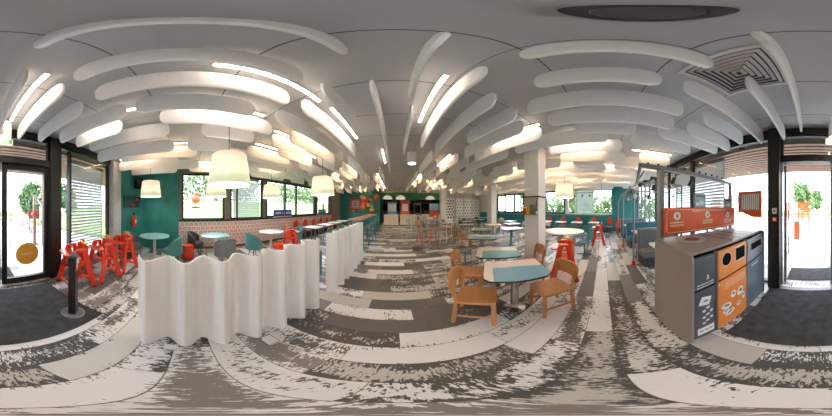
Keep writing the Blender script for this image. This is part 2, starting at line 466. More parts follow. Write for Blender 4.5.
# doors
d = MB()
d.box(-1.39, -1.29, -.03, .03, 0, 2.47); d.box(-.52, -.42, -.03, .03, 0, 2.47); d.box(-1.29, -.52, -.03, .03, 0, .14); d.box(-1.29, -.52, -.03, .03, 2.34, 2.47)
dl = struct(d.build('door_1', 'black', loc=(0, YB, 0)), 'black framed glass door leaf with gold round sticker')
MB().box(-1.30, -.51, -.006, .006, .13, 2.35).build('pane', 'glass', dl)
MB().box(-.40, -.36, -.05, .02, 0, 2.47).build('door_stile', 'grey', dl)
h = MB(); h.tube([(-.58, .03, .9), (-.58, .08, .9), (-.58, .08, 1.5), (-.58, .03, 1.5)], .012); h.build('handle', 'steel', dl)
dr = bpy.data.objects.new('door_2', None); C.objects.link(dr); dr.location = (.50, YB-.06, 0); dr.rotation_euler = (0, 0, R(-80)); struct(dr, 'open glass door leaf swung outward')
d = MB(); d.box(0, .07, -.025, .025, .02, 2.45); d.box(.83, .90, -.025, .025, .02, 2.45); d.box(.07, .83, -.025, .025, .02, .12); d.box(.07, .83, -.025, .025, 2.36, 2.45)
d.build('door_frame', 'grey', dr); MB().box(.06, .84, -.006, .006, .1, 2.37).build('pane', 'glass', dr)
h = MB(); h.tube([(.80, -.02, .4), (.80, -.07, .4), (.80, -.07, 1.9), (.80, -.02, 1.9)], .013); h.build('handle', 'black', dr)
# gold sticker
st = thing('round_sticker', 'gold round sticker on the glass of the closed door leaf', 'sticker', (-.93, YB+.008, .66))
MB().prism([(.24*math.cos(a*PI/18), .24*math.sin(a*PI/18)) for a in range(36)], 0, .003, Matrix.Rotation(R(-90), 4, 'X')).build('disc', 'gold', st)
b = MB()
for i in range(7):
    b.box(-.11+i*.034, -.11+i*.034+.022, .003, .005, -.02, .02)
b.build('lettering', 'cream', st)
b = MB()
for a in range(40):
    t = a*2*PI/40; b.box(-.004, .004, .003, .005, .205, .218, rot=Matrix.Rotation(t, 4, 'Y'))
b.build('rim_marks', 'cream', st)

# columns
for i, (x, y, s, lab) in enumerate(((2.98, 1.68, .40, 'white column carrying a small shelf'), (3.55, 9.4, .42, 'white column near kitchen'), (5.5, 6.15, .42, 'white column in middle of hall'))):
    struct(MB().box(x-s/2, x+s/2, y-s/2, y+s/2, 0, ZC, .01).build('trim_%d' % (9+i), 'white'), lab)

# ------------------------------------------------------------------ ceiling baffles
BAF = {}
def baffle(x, y0, y1, label, group='acoustic baffles', zlo=2.88, near=False):
    L = round((y1-y0)/.1)*.1
    key = (round(L, 1), near)
    if key not in BAF:
        mb = MB(); rr = .13
        mb.prism(rrect(L-.06, .33, rr, 6), -.014, .014, Matrix.Rotation(PI/2, 4, 'Z') @ Matrix.Rotation(PI/2, 4, 'X'))
        bmesh.ops.bevel(mb.bm, geom=[e for e in mb.bm.edges if e.calc_face_angle(0) > 1.2], offset=.006, segments=2, affect='EDGES')
        o = mb.build('hanging_baffle', 'baffle', smooth=True)
        if near:
            for s in (-1, 1):
                h = MB(); h.rod((0, s*L*.3, .16), (0, s*L*.3, ZC-zlo-.165), .005, 6); h.build('hanger', 'white', o)
        BAF[key] = o
    else:
        o = copy_tree(BAF[key])
    o.location = (x, (y0+y1)/2, zlo+.165)
    tag(o, label, 'baffle', group)
    if not group and 'group' in o.keys(): del o['group']
    return o
near = [  # x, y0, y1, label
 (-.22, -.50, .58, 'innermost long white baffle arching over the left of the scene overhead'),
 (-.62, -.74, .76, 'white baffle second from overhead above the wavy screen'),
 (-.97, -.83, .96, 'warm lit baffle third from overhead above the wavy screen'),
 (-1.38, -.60, .80, 'grey white baffle in front of the pendant above the screen'),
 (-1.42, -2.05, -.68, 'white baffle reaching the left glazed wall beside the blind'),
 (-1.72, -.40, 1.32, 'warm lit baffle just above the big pendant lamp'),
 (-1.78, -2.0, -.93, 'short glowing baffle above the left blind window'),
 (-2.12, -1.95, -.26, 'warm tinted baffle above the red high chairs'),
 (-2.12, .18, 1.22, 'small baffle behind the cord of the big pendant lamp'),
 (-.58, .91, 2.0, 'grey curved baffle left of the central ceiling bay'),
 (-.94, 1.05, 3.1, 'bright lit baffle left of the central ceiling bay'),
 (-1.33, 1.05, 3.2, 'long beige baffle beneath the bright lit baffle at left'),
 (-.19, 1.0, 2.7, 'thin edge-on baffle left of the ceiling downlight'),
 (.20, 1.5, 3.15, 'edge-on baffle just left of the cylinder downlight'),
 (.14, .29, 1.33, 'edge-on baffle curving to the top centre of the ceiling'),
 (.53, .62, 2.7, 'bright lit baffle right of the cylinder downlight'),
 (.90, .93, 2.9, 'wide grey baffle right of the bright lit one'),
 (1.30, .98, 2.15, 'short grey baffle ahead of the first column'),
 (1.66, 1.1, 2.9, 'broad grey baffle between short one and lit one by column'),
 (2.02, 1.0, 2.95, 'warm lit baffle crossing in front of the first column'),
 (.52, -.61, .42, 'short white baffle nearest below the round black ceiling disc'),
 (.90, -.47, .56, 'short white baffle next below the one near black disc'),
 (1.30, -.92, .86, 'long grey baffle in third row over the tables'),
 (1.68, -1.02, .76, 'narrow looking long baffle in fourth row over the tables'),
 (2.02, -.55, .48, 'short baffle in fifth row over the tables'),
 (2.80, -.43, 1.25, 'warm lit baffle right of the first column'),
 (.89, -2.36, -.58, 'long white baffle between air diffuser and black post'),
 (1.26, -2.26, -1.12, 'short white baffle above the recycling bins'),
 (1.66, -2.38, -1.18, 'short grey baffle above the sorting sign'),
 (1.98, -2.34, -.84, 'grey baffle above the metal booth frame'),
 (.47, -2.33, -.86, 'white baffle crossing the square air diffuser'),
 (.15, -2.12, -.27, 'long white baffle right of the air diffuser over the doormat'),
 (-.31, -2.1, -.79, 'grey baffle above the closed glass door'),
 (-.67, -2.28, -.85, 'warm lit baffle beside the linear lamp near the door'),
 (-1.05, -2.2, -1.04, 'broad grey baffle above the black post by the door'),
]
lines = {}
for x, a, b_, lab in near:
    baffle(x, a, b_, lab, None, near=True)
    k = round((x-.17)/.365); lines.setdefault(k, []).append((a, b_))
# stretch of each row that the measured ones already fill
rnd = random.Random(3)
nb = 0
far_led = []
for k in range(-14, 25):
    x = .17+.365*k
    if x < XL+.15 or x > XR-.2: continue
    used = lines.get(k, [])
    y = YB+.15 + rnd.uniform(0, .8)
    if used: y = max(max(b for a, b in used)+.25, y)
    while y < 11.2:
        L = rnd.choice((1.0, 1.1, 1.4, 1.8, 1.8, 2.0))
        if y+L > 11.6: break
        keep = rnd.random() < (.86 if abs(x) > 1.0 else .62)
        cc = [(2.98, 1.68), (3.55, 9.4), (5.5, 6.15)]
        hit = any(abs(x-cx) < .27 and y < cy+.25 and y+L > cy-.25 for cx, cy in cc)
        if abs(x-.47) < .2 and y < 3.95 and y+L > 3.5: hit = True
        if keep and not hit:
            if x < -2.2 and y < 4: lab, gp = 'white baffle hanging over the tub chairs along the left windows', 'baffles over the left seating'
            elif x < -1: lab, gp = 'white baffle hanging over the left side of the hall', 'baffles over the left side of the hall'
            elif x < 1.6: lab, gp = 'white baffle hanging over the central aisle towards the kitchen', 'baffles over the central aisle'
            elif y < 3.5 and x > 3.2: lab, gp = 'white baffle hanging over the round table and booths', 'baffles over the round table and booths'
            else: lab, gp = 'white baffle hanging over the rows of tables on the right', 'baffles over the right tables'
            baffle(x, y, y+L, lab, gp, zlo=2.88-rnd.choice((0, 0, .03)))
            nb += 1
            if rnd.random() < .36: far_led.append((x+(.09 if x < 0 else -.09), y+rnd.uniform(0, max(.01, L-1.1))))
        y += L+rnd.uniform(.12, .5)

# linear LED lamps
def make_led(led='led'):
    t = thing('ceiling_linear_lamp', '', 'lamp')
    mb = MB(); mb.box(-.028, .028, -.58, .58, -.001, .03, .004); mb.build('housing', 'white', t)
    MB().box(-.018, .018, -.565, .565, -.008, -.001).build('diffuser', led, t)
    return t
leds = [(-.84, .74, 'glowing linear lamp above the wavy white screen'), (.39, 1.53, 'glowing linear lamp right of centre near the downlight'),
        (-.50, -1.45, 'glowing linear lamp above the closed glass door'), (-.34, 3.96, 'glowing linear lamp low in the middle of the ceiling'),
        (-1.60, -1.1, 'glowing linear lamp above the red high chairs'), (1.95, 1.6, 'glowing linear lamp beside the lit baffle ahead of the column'), (2.68, .5, 'glowing linear lamp behind the lit baffle right of the column'),
        (-1.62, .5, 'glowing linear lamp beside the baffle over the big pendant'), (-.80, 2.1, 'glowing linear lamp beside the bright baffle left of the aisle')]
for x, y, lab in leds:
    place('led', make_led, (x, y, ZC-.032), 0, lab)
for x, y in far_led:
    if y < 1.2 and abs(x) < 3.0: continue
    y = min(y+.6, 11.2)
    if x < -1.0: lab, gp = 'glowing linear lamp between the left baffles', 'linear lamps on the left'
    elif x > 1.6: lab, gp = 'glowing linear lamp between the baffles over the right tables', 'linear lamps on the right'
    else: lab, gp = 'glowing linear lamp over the aisle towards the kitchen', 'linear lamps over the aisle'
    place('ledw', make_led, (x, y, ZC-.032), 0, lab, gp, led='ledw')

# cylinder downlights
def make_down():
    t = thing('ceiling_downlight', '', 'lamp')
    mb = MB(); mb.cyl(0, 0, 0, .34, .13, n=28); mb.build('housing', 'white', t, True)
    MB().cyl(0, 0, -.006, 0, .10, n=28).build('lens', 'spot', t)
    return t
place('down', make_down, (.47, 3.72, ZC-.34), 0, 'white cylinder downlight at the middle of the ceiling')
place('down', make_down, (-.42, -2.2, ZC-.34), 0, 'white cylinder downlight over the entrance beside the exit sign')

# round black disc, air diffuser
t = thing('ceiling_speaker', 'flat round black disc with inner ring set in the ceiling overhead', 'speaker', (.155, -.055, ZC-.03))
mb = MB(); mb.lathe([(.105, .03), (.105, .004), (.098, 0), (.074, 0), (.072, .006)], n=48); mb.build('rim', 'discd', t, True)
mb = MB(); mb.cyl(0, 0, .004, .02, .070, n=48); mb.build('grille', 'discg', t, True)
t = thing('ceiling_air_diffuser', 'square four-way louvred air diffuser in the ceiling', 'vent', (.52, -.86, ZC))
mb = MB(); s = .33
mb.box(-s, s, -s, -s+.04, -.015, -.001); mb.box(-s, s, s-.04, s, -.015, -.001); mb.box(-s, -s+.04, -s+.04, s-.04, -.015, -.001); mb.box(s-.04, s, -s+.04, s-.04, -.015, -.001)
mb.build('outer_frame', 'white', t)
MB().box(-s+.04, s-.04, -s+.04, s-.04, -.003, -.001).build('plenum', 'slate', t)
mb = MB()
for i in range(6):
    r0 = .275-i*.045
    for a in range(4):
        rot = Matrix.Rotation(a*PI/2, 4, 'Z')
        vs = [mb.bm.verts.new(rot @ Vector(p)) for p in ((-r0, r0, -.004), (r0, r0, -.004), (r0-.028, r0-.028, -.026), (-r0+.028, r0-.028, -.026))]
        mb.bm.faces.new(vs)
        vs = [mb.bm.verts.new(rot @ Vector(p)) for p in ((-r0, r0, -.007), (r0, r0, -.007), (r0-.028, r0-.028, -.029), (-r0+.028, r0-.028, -.029))]
        mb.bm.faces.new(vs)
mb.build('louvre', 'white', t)

# exit sign
t = thing('hanging_exit_sign', 'small lit emergency exit sign with running figure above the door', 'sign', (-.42, -2.28, 2.80))
MB().box(-.17, .17, -.02, .02, 0, .12, .004).build('case', 'exitw', t)
mb = MB(); mb.box(-.15, .0, .021, .024, .015, .105); mb.build('green_panel', 'exit', t)
mb = MB(); mb.ball((-.06, .026, .088), .009, 8, (1, .3, 1)); mb.bar((-.06, .026, .075), (-.075, .026, .052), .010, .003); mb.bar((-.075, .026, .052), (-.055, .026, .036), .007, .003)
mb.bar((-.055, .026, .036), (-.06, .026, .022), .007, .003); mb.bar((-.075, .026, .052), (-.10, .026, .030), .007, .003); mb.bar((-.06, .026, .07), (-.035, .026, .062), .006, .003); mb.bar((-.06, .026, .07), (-.09, .026, .068), .006, .003)
mb.build('running_figure', 'exitw', t)
mb = MB(); mb.bar((.03, .023, .06), (.12, .023, .06), .014, .003); mb.bar((.03, .023, .06), (.065, .023, .09), .012, .003); mb.bar((.03, .023, .06), (.065, .023, .03), .012, .003); mb.build('arrow', 'exit', t)
for q in (-.1, .1): MB().rod((q, 0, .12), (q, 0, .45), .004).build('hanger', 'grey', t)

# ------------------------------------------------------------------ pendant lamps
def make_pendant():
    t = thing('pendant_lamp', '', 'lamp')
    mb = MB(); mb.lathe([(.335, 0), (.275, .50), (.268, .50), (.328, 0), (.335, 0)], n=40); mb.build('lamp_shade', 'shade', t, True)
    mb = MB(); mb.cyl(0, 0, .015, .022, .322, n=40); mb.build('diffuser', 'ledc', t)
    mb = MB(); mb.ball((0, 0, .28), .06, 12); mb.build('bulb', 'bulb', t, True)
    mb = MB()
    mb.rod((0, 0, .33), (0, 0, 1.29), .006, 6); mb.cyl(0, 0, .33, .42, .02, n=10)
    for a in range(3): mb.rod((0, 0, .48), (.27*math.cos(a*2.094), .27*math.sin(a*2.094), .49), .004, 5)
    mb.build('cord', 'black', t)
    mb = MB(); mb.cyl(0, 0, 1.27, 1.295, .06, n=16); mb.build('ceiling_rose', 'white', t)
    return t
for x, y, s, lab in [(-1.98, .65, 1, 'largest cream and green drum pendant, hanging behind the wavy screen'),
                  (-1.92, 3.15, 1, 'drum pendant further along the wavy screen towards the kitchen'),
                  (-4.08, -1.15, .88, 'small drum pendant in front of the teal corner wall'),
                  (-4.15, .92, .88, 'drum pendant half hidden behind the largest pendant'),
                  (-3.95, 2.92, .88, 'drum pendant in front of the dark left windows'),
                  (4.45, 1.35, 1, 'cream drum pendant above the large round white table')]:
    place('pend', make_pendant, (x, y, 1.955), 0, lab)
# (smaller ones keep the full drop: same lamp)

# ------------------------------------------------------------------ wavy screen
def wavy(y0, y1, name, label, xc=-1.0):
    t = thing(name, label, 'screen', (0, 0, 0))
    path, tops = [], []
    n = int((y1-y0)/.02)
    for i in range(n+1):
        y = y0+(y1-y0)*i/n; ph = 2*PI*(y+.30)/.285
        path.append((xc+.08*math.cos(ph), y)); tops.append(1.19)
    mb = MB(); mb.sheet(path, .012, tops, .014); mb.build('corrugated_panel', 'screen', t, True)
    return t
s1 = wavy(-.40, 1.48, 'wavy_screen', 'long wavy frosted white screen in front of the left seating')
MB().box(-.88, -.76, .55, .63, 0, .07, .012).build('foot_block', 'white', s1)
MB().box(-.93, -.86, -.16, -.06, 0, .05, .012).build('foot_block', 'white', s1)
s2 = wavy(1.86, 3.72, 'wavy_screen', 'second wavy white screen continuing along the aisle past a gap')

# ------------------------------------------------------------------ furniture makers
def make_table(top='top1', base='steel', w=.80, d=.62, h=.75):
    t = thing('dining_table', '', 'table')
    # straight far edge, bowed near edge, near corners well rounded
    pts = []
    for i in range(13):
        a = i/12; x = -w/2*.98+w*.98*a; pts.append((x, -d/2-.035*math.sin(PI*a)+(.05 if i in (0, 12) else 0)))
    pts += [(w/2, -d/2+.12), (w/2, d/2-.05), (w/2-.015, d/2-.015), (w/2-.05, d/2), (-w/2+.05, d/2), (-w/2+.015, d/2-.015), (-w/2, d/2-.05), (-w/2, -d/2+.12)]
    MB().prism(pts, h-.022, h-.002).build('edge_band', 'black', t)
    MB().prism([(p[0]*.985, p[1]*.985) for p in pts], h-.002, h+.001).build('table_top', top, t)
    mb = MB(); mb.lathe([(0, .045), (.05, .04), (.065, .03), (.145, .015), (.15, 0), (0, 0)], n=32); mb.build('foot_plate', base, t, True)
    mb = MB(); mb.cyl(0, 0, .03, h-.03, .055 if base == 'steel' else .035, n=24); mb.build('pedestal', base, t, True)
    mb = MB(); mb.box(-.16, .16, -.16, .16, h-.035, h-.022); mb.build('mount_plate', 'black', t)
    return t
def make_round(top='topw', r=.72, h=.75, base='white'):
    t = thing('round_table', '', 'table')
    mb = MB(); mb.lathe([(0, h-.03), (r-.01, h-.03), (r, h-.022), (r, h-.006), (r-.008, h), (0, h)], n=48); mb.build('table_top', top, t, True)
    mb = MB(); mb.lathe([(0, .04), (.05, .04), (.07, .03), (.26*r/.72+.05, .012), (.26*r/.72+.05, 0), (0, 0)], n=32); mb.build('foot_plate', base, t, True)
    mb = MB(); mb.cyl(0, 0, .03, h-.03, .045, n=20); mb.build('pedestal', base, t, True)
    return t
def make_chair(m='wood', h=.80):
    """faces +x; solid curved back board, thick tapered legs"""
    t = thing('dining_chair', '', 'chair')
    mb = MB()
    pts = [(.22, -.19), (.235, -.1), (.24, 0), (.235, .1), (.22, .19), (-.19, .215), (-.21, .18), (-.215, 0), (-.21, -.18), (-.19, -.215)]
    mb.prism(pts, .425, .452); bmesh.ops.bevel(mb.bm, geom=list(mb.bm.edges), offset=.006, segments=1, affect='EDGES')
    mb.build('seat', m, t)
    for sx, sy in ((1, 1), (1, -1)):
        MB().bar((.195, sy*.18, .43), (.205, sy*.19, 0), .042, .042, .008).build('leg', m, t)
    for sy in (1, -1):
        mb = MB(); mb.bar((-.215, sy*.19, 0), (-.185, sy*.19, .44), .042, .045, .008); mb.bar((-.185, sy*.19, .43), (-.235, sy*.205, h-.05), .036, .04, .008)
        mb.build('leg', m, t)
    # back board curved in plan, rounded corners
    mb = MB(); N = 14; rows = []
    for i in range(N+1):
        u = -1+2*i/N; y = u*.245; x = -.235-.055*(1-u*u)+.02
        top = h-(.045*(max(0, abs(u)-.72)/.28)**2); bot = h-.21+(.05*(max(0, abs(u)-.72)/.28)**2)
        rows.append([mb.bm.verts.new(p) for p in ((x, y, bot), (x-.02, y, top), (x-.042, y, top), (x-.022, y, bot))])
    for a, b in zip(rows[:-1], rows[1:]):
        for j in range(4): mb.bm.faces.new((a[j], b[j], b[(j+1) % 4], a[(j+1) % 4]))
    mb.bm.faces.new(rows[0]); mb.bm.faces.new(rows[-1][::-1]); mb.build('backrest', m, t, True)
    for sy in (1, -1):
        MB().bar((-.20, sy*.188, .17), (.20, sy*.188, .17), .02, .03, .004).build('stretcher', m, t)
    MB().box(-.19, .19, -.17, .17, .385, .424, .006).build('seat_rail', m, t)
    return t
def make_barchair(m='wood', h=1.08, seat=.74):
    t = thing('bar_chair', '', 'chair')
    MB().box(-.19, .19, -.19, .19, seat-.03, seat, .012).build('seat', m, t)
    for sx in (1, -1):
        for sy in (1, -1): MB().bar((sx*.15, sy*.15, seat-.03), (sx*.20, sy*.20, 0), .032, .032, .005).build('leg', m, t)
    mb = MB()
    for sx, sy, ex, ey in ((1, 1, 1, -1), (-1, 1, -1, -1), (1, 1, -1, 1), (1, -1, -1, -1)): mb.bar((sx*.188, sy*.188, .25), (ex*.188, ey*.188, .25), .022, .022)
    mb.build('footrest', m, t)
    MB().bar((-.17, -.16, seat), (-.21, -.17, h-.1), .026, .026).build('back_post', m, t); MB().bar((-.17, .16, seat), (-.21, .17, h-.1), .026, .026).build('back_post', m, t)
    MB().box(-.225, -.20, -.20, .20, h-.17, h, .01).build('backrest', m, t)
    return t
def make_stool(m='tealm', h=.66, top='greyf'):
    t = thing('bar_stool', '', 'stool')
    mb = MB(); mb.lathe([(0, h), (.16, h), (.175, h-.01), (.175, h-.035), (.16, h-.045), (0, h-.045)], n=24); mb.build('seat', top, t, True)
    for a in range(4):
        c, s = math.cos(a*PI/2+.785), math.sin(a*PI/2+.785)
        MB().bar((c*.12, s*.12, h-.04), (c*.21, s*.21, 0), .028, .02, .004).build('leg', m, t)
    mb = MB()
    for a in range(4):
        c, s = math.cos(a*PI/2+.785)*.185, math.sin(a*PI/2+.785)*.185; c2, s2 = math.cos((a+1)*PI/2+.785)*.185, math.sin((a+1)*PI/2+.785)*.185
        mb.rod((c, s, h*.3), (c2, s2, h*.3), .01, 6)
    mb.build('footrest', m, t)
    return t
def make_tub(m='tealf', h=.80):
    t = thing('tub_chair', '', 'chair')
    mb = MB(); mb.lathe([(0, .43), (.22, .43), (.25, .41), (.25, .30), (.22, .28), (0, .28)], n=24); mb.build('seat', m, t, True)
    path = [(-.24*math.cos(a)-.02, .27*math.sin(a)) for a in [R(-105+210*i/16) for i in range(17)]]
    tops = [h-.20*(abs(i-8)/8)**2 for i in range(17)]
    mb = MB(); mb.sheet(path, .28, tops, .06); mb.build('backrest', m, t, True)
    for a in range(4):
        c, s = math.cos(a*PI/2+.785), math.sin(a*PI/2+.785); MB().rod((c*.15, s*.15, .29), (c*.20, s*.20, 0), .016, 8, .01).build('leg', 'black', t)
    return t
def make_roundback(m='redo'):
    t = thing('padded_chair', '', 'chair')
    mb = MB(); mb.cyl(0, 0, .42, .47, .20, n=24); mb.build('seat', m, t, True)
    mb = MB(); mb.prism([(.17*math.cos(a*PI/12), .20*math.sin(a*PI/12)) for a in range(24)], -.02, .02, Matrix.Translation((-.22, 0, .82)) @ Matrix.Rotation(PI/2, 4, 'Z') @ Matrix.Rotation(PI/2, 4, 'X')); mb.build('backrest', m, t, True)
    mb = MB(); mb.bar((-.17, 0, .43), (-.24, 0, .70), .04, .02); mb.build('back_post', 'black', t)
    for a in range(4):
        c, s = math.cos(a*PI/2+.785), math.sin(a*PI/2+.785); MB().rod((c*.14, s*.14, .42), (c*.20, s*.20, 0), .012, 6).build('leg', 'black', t)
    return t
def make_swivel():
    """teal shell chair on a pedestal; faces +x"""
    t = thing('swivel_chair', '', 'chair')
    MB().box(-.20, .20, -.20, .20, .43, .46, .014).build('seat', 'tealm', t)
    path = [(-.21-.03*(1-u*u), u*.21) for u in [-1+2*i/10 for i in range(11)]]
    mb = MB(); mb.sheet(path, .55, .82, .018); mb.build('backrest', 'tealm', t, True)
    MB().bar((-.18, -.12, .44), (-.225, -.12, .6), .02, .02).build('back_post', 'tealm', t); MB().bar((-.18, .12, .44), (-.225, .12, .6), .02, .02).build('back_post', 'tealm', t)
    MB().cyl(0, 0, .03, .43, .028, n=14).build('pedestal', 'tealm', t, True)
    mb = MB()
    for a in range(4): mb.bar((0, 0, .03), (.25*math.cos(a*PI/2+.4), .25*math.sin(a*PI/2+.4), .012), .04, .024)
    mb.build('foot_cross', 'tealm', t)
    return t
def make_highchair():
    """red moulded child's high chair: splayed A-frame side panels, tray, small yellow arches on the back"""
    t = thing('high_chair', '', 'high chair')
    for sy in (-1, 1):
        y = sy*.24
        mb = MB()
        mb.bar((-.25, y*1.12, 0), (-.07, y*.82, .84), .045, .105, .012)
        mb.bar((.25, y*1.12, 0), (.06, y*.82, .84), .045, .105, .012)
        mb.bar((-.09, y*.82, .84), (.08, y*.82, .84), .10, .045, .012)
        mb.build('side_frame', 'red', t)
        mb = MB(); mb.bar((-.19, y*1.0, .30), (.19, y*1.0, .30), .04, .035, .006); mb.build('side_rail', 'red', t)
        MB().box(-.29, -.215, y*1.12-.03, y*1.12+.03, 0, .03, .006).build('rubber_foot', 'ink', t); MB().box(.215, .29, y*1.12-.03, y*1.12+.03, 0, .03, .006).build('rubber_foot', 'ink', t)
    MB().box(-.16, .14, -.20, .20, .50, .54, .012).build('seat', 'red', t)
    mb = MB(); mb.prism(rrect(.38, .34, .08), -.014, .014, Matrix.Translation((-.15, 0, .74)) @ Matrix.Rotation(PI/2, 4, 'Z') @ Matrix.Rotation(PI/2, 4, 'X')); mb.build('backrest', 'red', t)
    mb = MB(); mb.prism(rrect(.20, .44, .05), .74, .765, Matrix.Translation((.17, 0, 0))); mb.build('tray', 'red', t)
    mb = MB()
    for c in (-.042, .042):
        mb.tube([(-.15, c+.042*math.cos(a), .905+.085*math.sin(a)) for a in [R(180*i/8) for i in range(9)]], .012, 6)
    mb.build('yellow_arches', 'yellow', t)
    MB().bar((-.22, -.24, .12), (-.22, .24, .12), .03, .03).build('cross_bar', 'red', t); MB().bar((.22, -.24, .12), (.22, .24, .12), .03, .03).build('cross_bar', 'red', t)
    mb = MB(); mb.bar((.10, 0, .52), (.14, 0, .74), .03, .02); mb.build('crotch_strap', 'ink', t)
    return t

def aim(dx, dy): return math.atan2(dy, dx)

# ---- near tables and wooden chairs
T1 = aim(.62, -.52)
place('table_b', make_table, (1.35, 1.07, 0), T1, 'nearest table with steel pedestal and light blue printed top', top='top1')
place('table_t', lambda **k: make_table(**k), (1.74, 1.78, 0), T1, 'second table behind the nearest one, teal green printed top', top='top2')
ch = lambda loc, rz, lab: place('chair', make_chair, (*loc, 0), rz, lab)
ch((.87, 1.24), aim(.74, -.67), 'nearest wooden chair at the left of the blue printed table')
ch((1.60, .66), aim(-.80, .58), 'nearest wooden chair at the right of the blue printed table')
ch((1.20, 1.92), aim(.74, -.67), 'wooden chair behind the nearest left one, at the teal printed table')
ch((2.28, 1.42), aim(-.8, .6), 'wooden chair between the teal printed table and the white column')
place('stool', make_stool, (1.75, 3.0, 0), .3, 'low round grey stool with teal legs behind the wooden chairs', scale=(1, 1, .70))
place('table_b', make_table, (2.35, 3.05, 0), R(-42), 'third table in line, blue printed top, behind the low stool')
place('round', make_round, (4.72, 1.42, 0), 0, 'large round white table under the right pendant lamp')
ch((3.62, 1.02), aim(1, .25), 'wooden chair at the near side of the large round table')
sw = lambda loc, rz, lab: place('swivel', make_swivel, (*loc, 0), rz, lab)
sw((4.35, .62), aim(.35, .9), 'teal pedestal chair at the right side of the large round table')
sw((5.45, .85), aim(-.8, .6), 'teal pedestal chair behind the right of the large round table')
sw((4.5, 2.3), aim(.2, -1), 'teal pedestal chair between round table and white column')
hc = lambda loc, rz, lab: place('high', make_highchair, (*loc, 0), rz, lab)
hc((2.72, .82), R(105), 'red high chair behind the nearest right wooden chair')
hc((5.75, .22), R(95), 'distant red high chair standing in the right aisle')
hc((-1.66, -1.86), R(-15), 'leftmost red high chair beside the black post')
hc((-2.29, -1.70), R(-15), 'middle red high chair in the row by the blind window')
hc((-2.93, -1.56), R(-15), 'red high chair in the row nearest the teal wall')
hc((-3.35, 3.32), R(60), 'red high chair among the left tables behind the wavy screen')

# ---- left seating
tb = lambda loc, rz, lab, m='tealf': place('tub_'+m, make_tub, (*loc, 0), rz, lab, m=m)
place('round_t', lambda **k: make_round(**k), (-3.98, -1.0, 0), 0, 'small round pale teal table in the teal corner', top='topt', r=.46, h=.74)
place('round_g', lambda **k: make_round(**k), (-4.1, .88, 0), 0, 'small round pale blue table below the hexagon tiles', top='topt', r=.46, h=.74)
place('round_w', lambda **k: make_round(**k), (-3.95, 2.9, 0), 0, 'small round white table with teal chairs by the left window', top='topw', r=.46, h=.74)
tb((-3.92, -1.62), aim(0, 1), 'grey green tub chair left of the table in the teal corner', 'greyf')
tb((-3.72, -.42), aim(-.1, -1), 'teal tub chair right of the table in the teal corner')
tb((-4.45, .30), aim(.3, .9), 'charcoal tub chair behind the pale blue round table', 'darkf')
tb((-3.48, 1.02), aim(-1, 0), 'grey tub chair in front of the pale blue round table', 'greyf')
tb((-3.72, 2.08), aim(-.1, 1), 'teal tub chair at the near side of the white round table')
tb((-3.75, 4.0), aim(-.3, -1), 'teal tub chair at the far side of the white round table')
tb((-1.55, 1.95), aim(-1, 0), 'teal tub chair seen in the gap between the wavy screens')
def make_pouf():
    t = thing('pouf_stool', '', 'stool'); mb = MB()
    mb.lathe([(0, 0), (.17, 0), (.18, .02), (.175, .42), (.16, .45), (0, .45)], n=28); mb.build('body', 'red', t, True)
    mb = MB(); mb.lathe([(.181, .36), (.184, .365), (.183, .375), (.179, .38)], n=28); mb.build('piping', 'redo', t, True); return t
place('pouf', make_pouf, (-4.05, .02, 0), 0, 'red cylinder pouf left of the pale blue round table')
place('pouf', make_pouf, (-3.28, 2.72, 0), 0, 'red orange pouf by the white round table')
t = thing('banquette', 'long charcoal bench below the left windows', 'bench', (-4.70, 6.9, 0))
MB().box(-.22, .28, -2.2, 2.4, .02, .40, .01).build('base', 'darkf', t); MB().box(-.22, .30, -2.2, 2.4, .40, .47, .02).build('seat', 'bluef', t)
for i, y in enumerate((4.75, 5.45, 6.2, 6.95, 7.7, 8.45)):
    tt = place('rb', make_roundback, (-3.5 if False else -4.15, y-.05, 0), 0, ('nearest' if i == 0 else 'another')+' chair with round orange back by the left windows', 'round orange backed chairs by the left windows')
    tt['label'] = ['first', 'second', 'third', 'fourth', 'fifth', 'sixth'][i]+' round orange chair back along the left windows, counted from the camera'
def make_white4(top='topw', w=.7, d=.62, h=.76, base='grey'):
    t = thing('square_table', '', 'table')
    mb = MB(); mb.prism(rrect(w, d, .05), h-.028, h); mb.build('table_top', top, t)
    for sx in (-1, 1):
        for sy in (-1, 1): MB().bar((sx*(w/2-.08), sy*(d/2-.08), 0), (sx*(w/2-.08), sy*(d/2-.08), h-.028), .04, .04).build('leg', base, t)
    return t
for i, y in enumerate((4.8, 5.9, 7.0, 8.1)):
    place('sq', make_white4, (-3.42, y, 0), 0, ['first', 'second', 'third', 'fourth'][i]+' white square table along the left windows, counted from the camera')
for i, (x, y) in enumerate(((-2.8, 4.8), (-2.8, 5.9), (-2.8, 7.0), (-2.8, 8.1))):
    place('chairg', lambda **k: make_chair(**k), (x, y, 0), PI, ['first', 'second', 'third', 'fourth'][i]+' grey chair on the aisle side of the left white tables', m='lam')
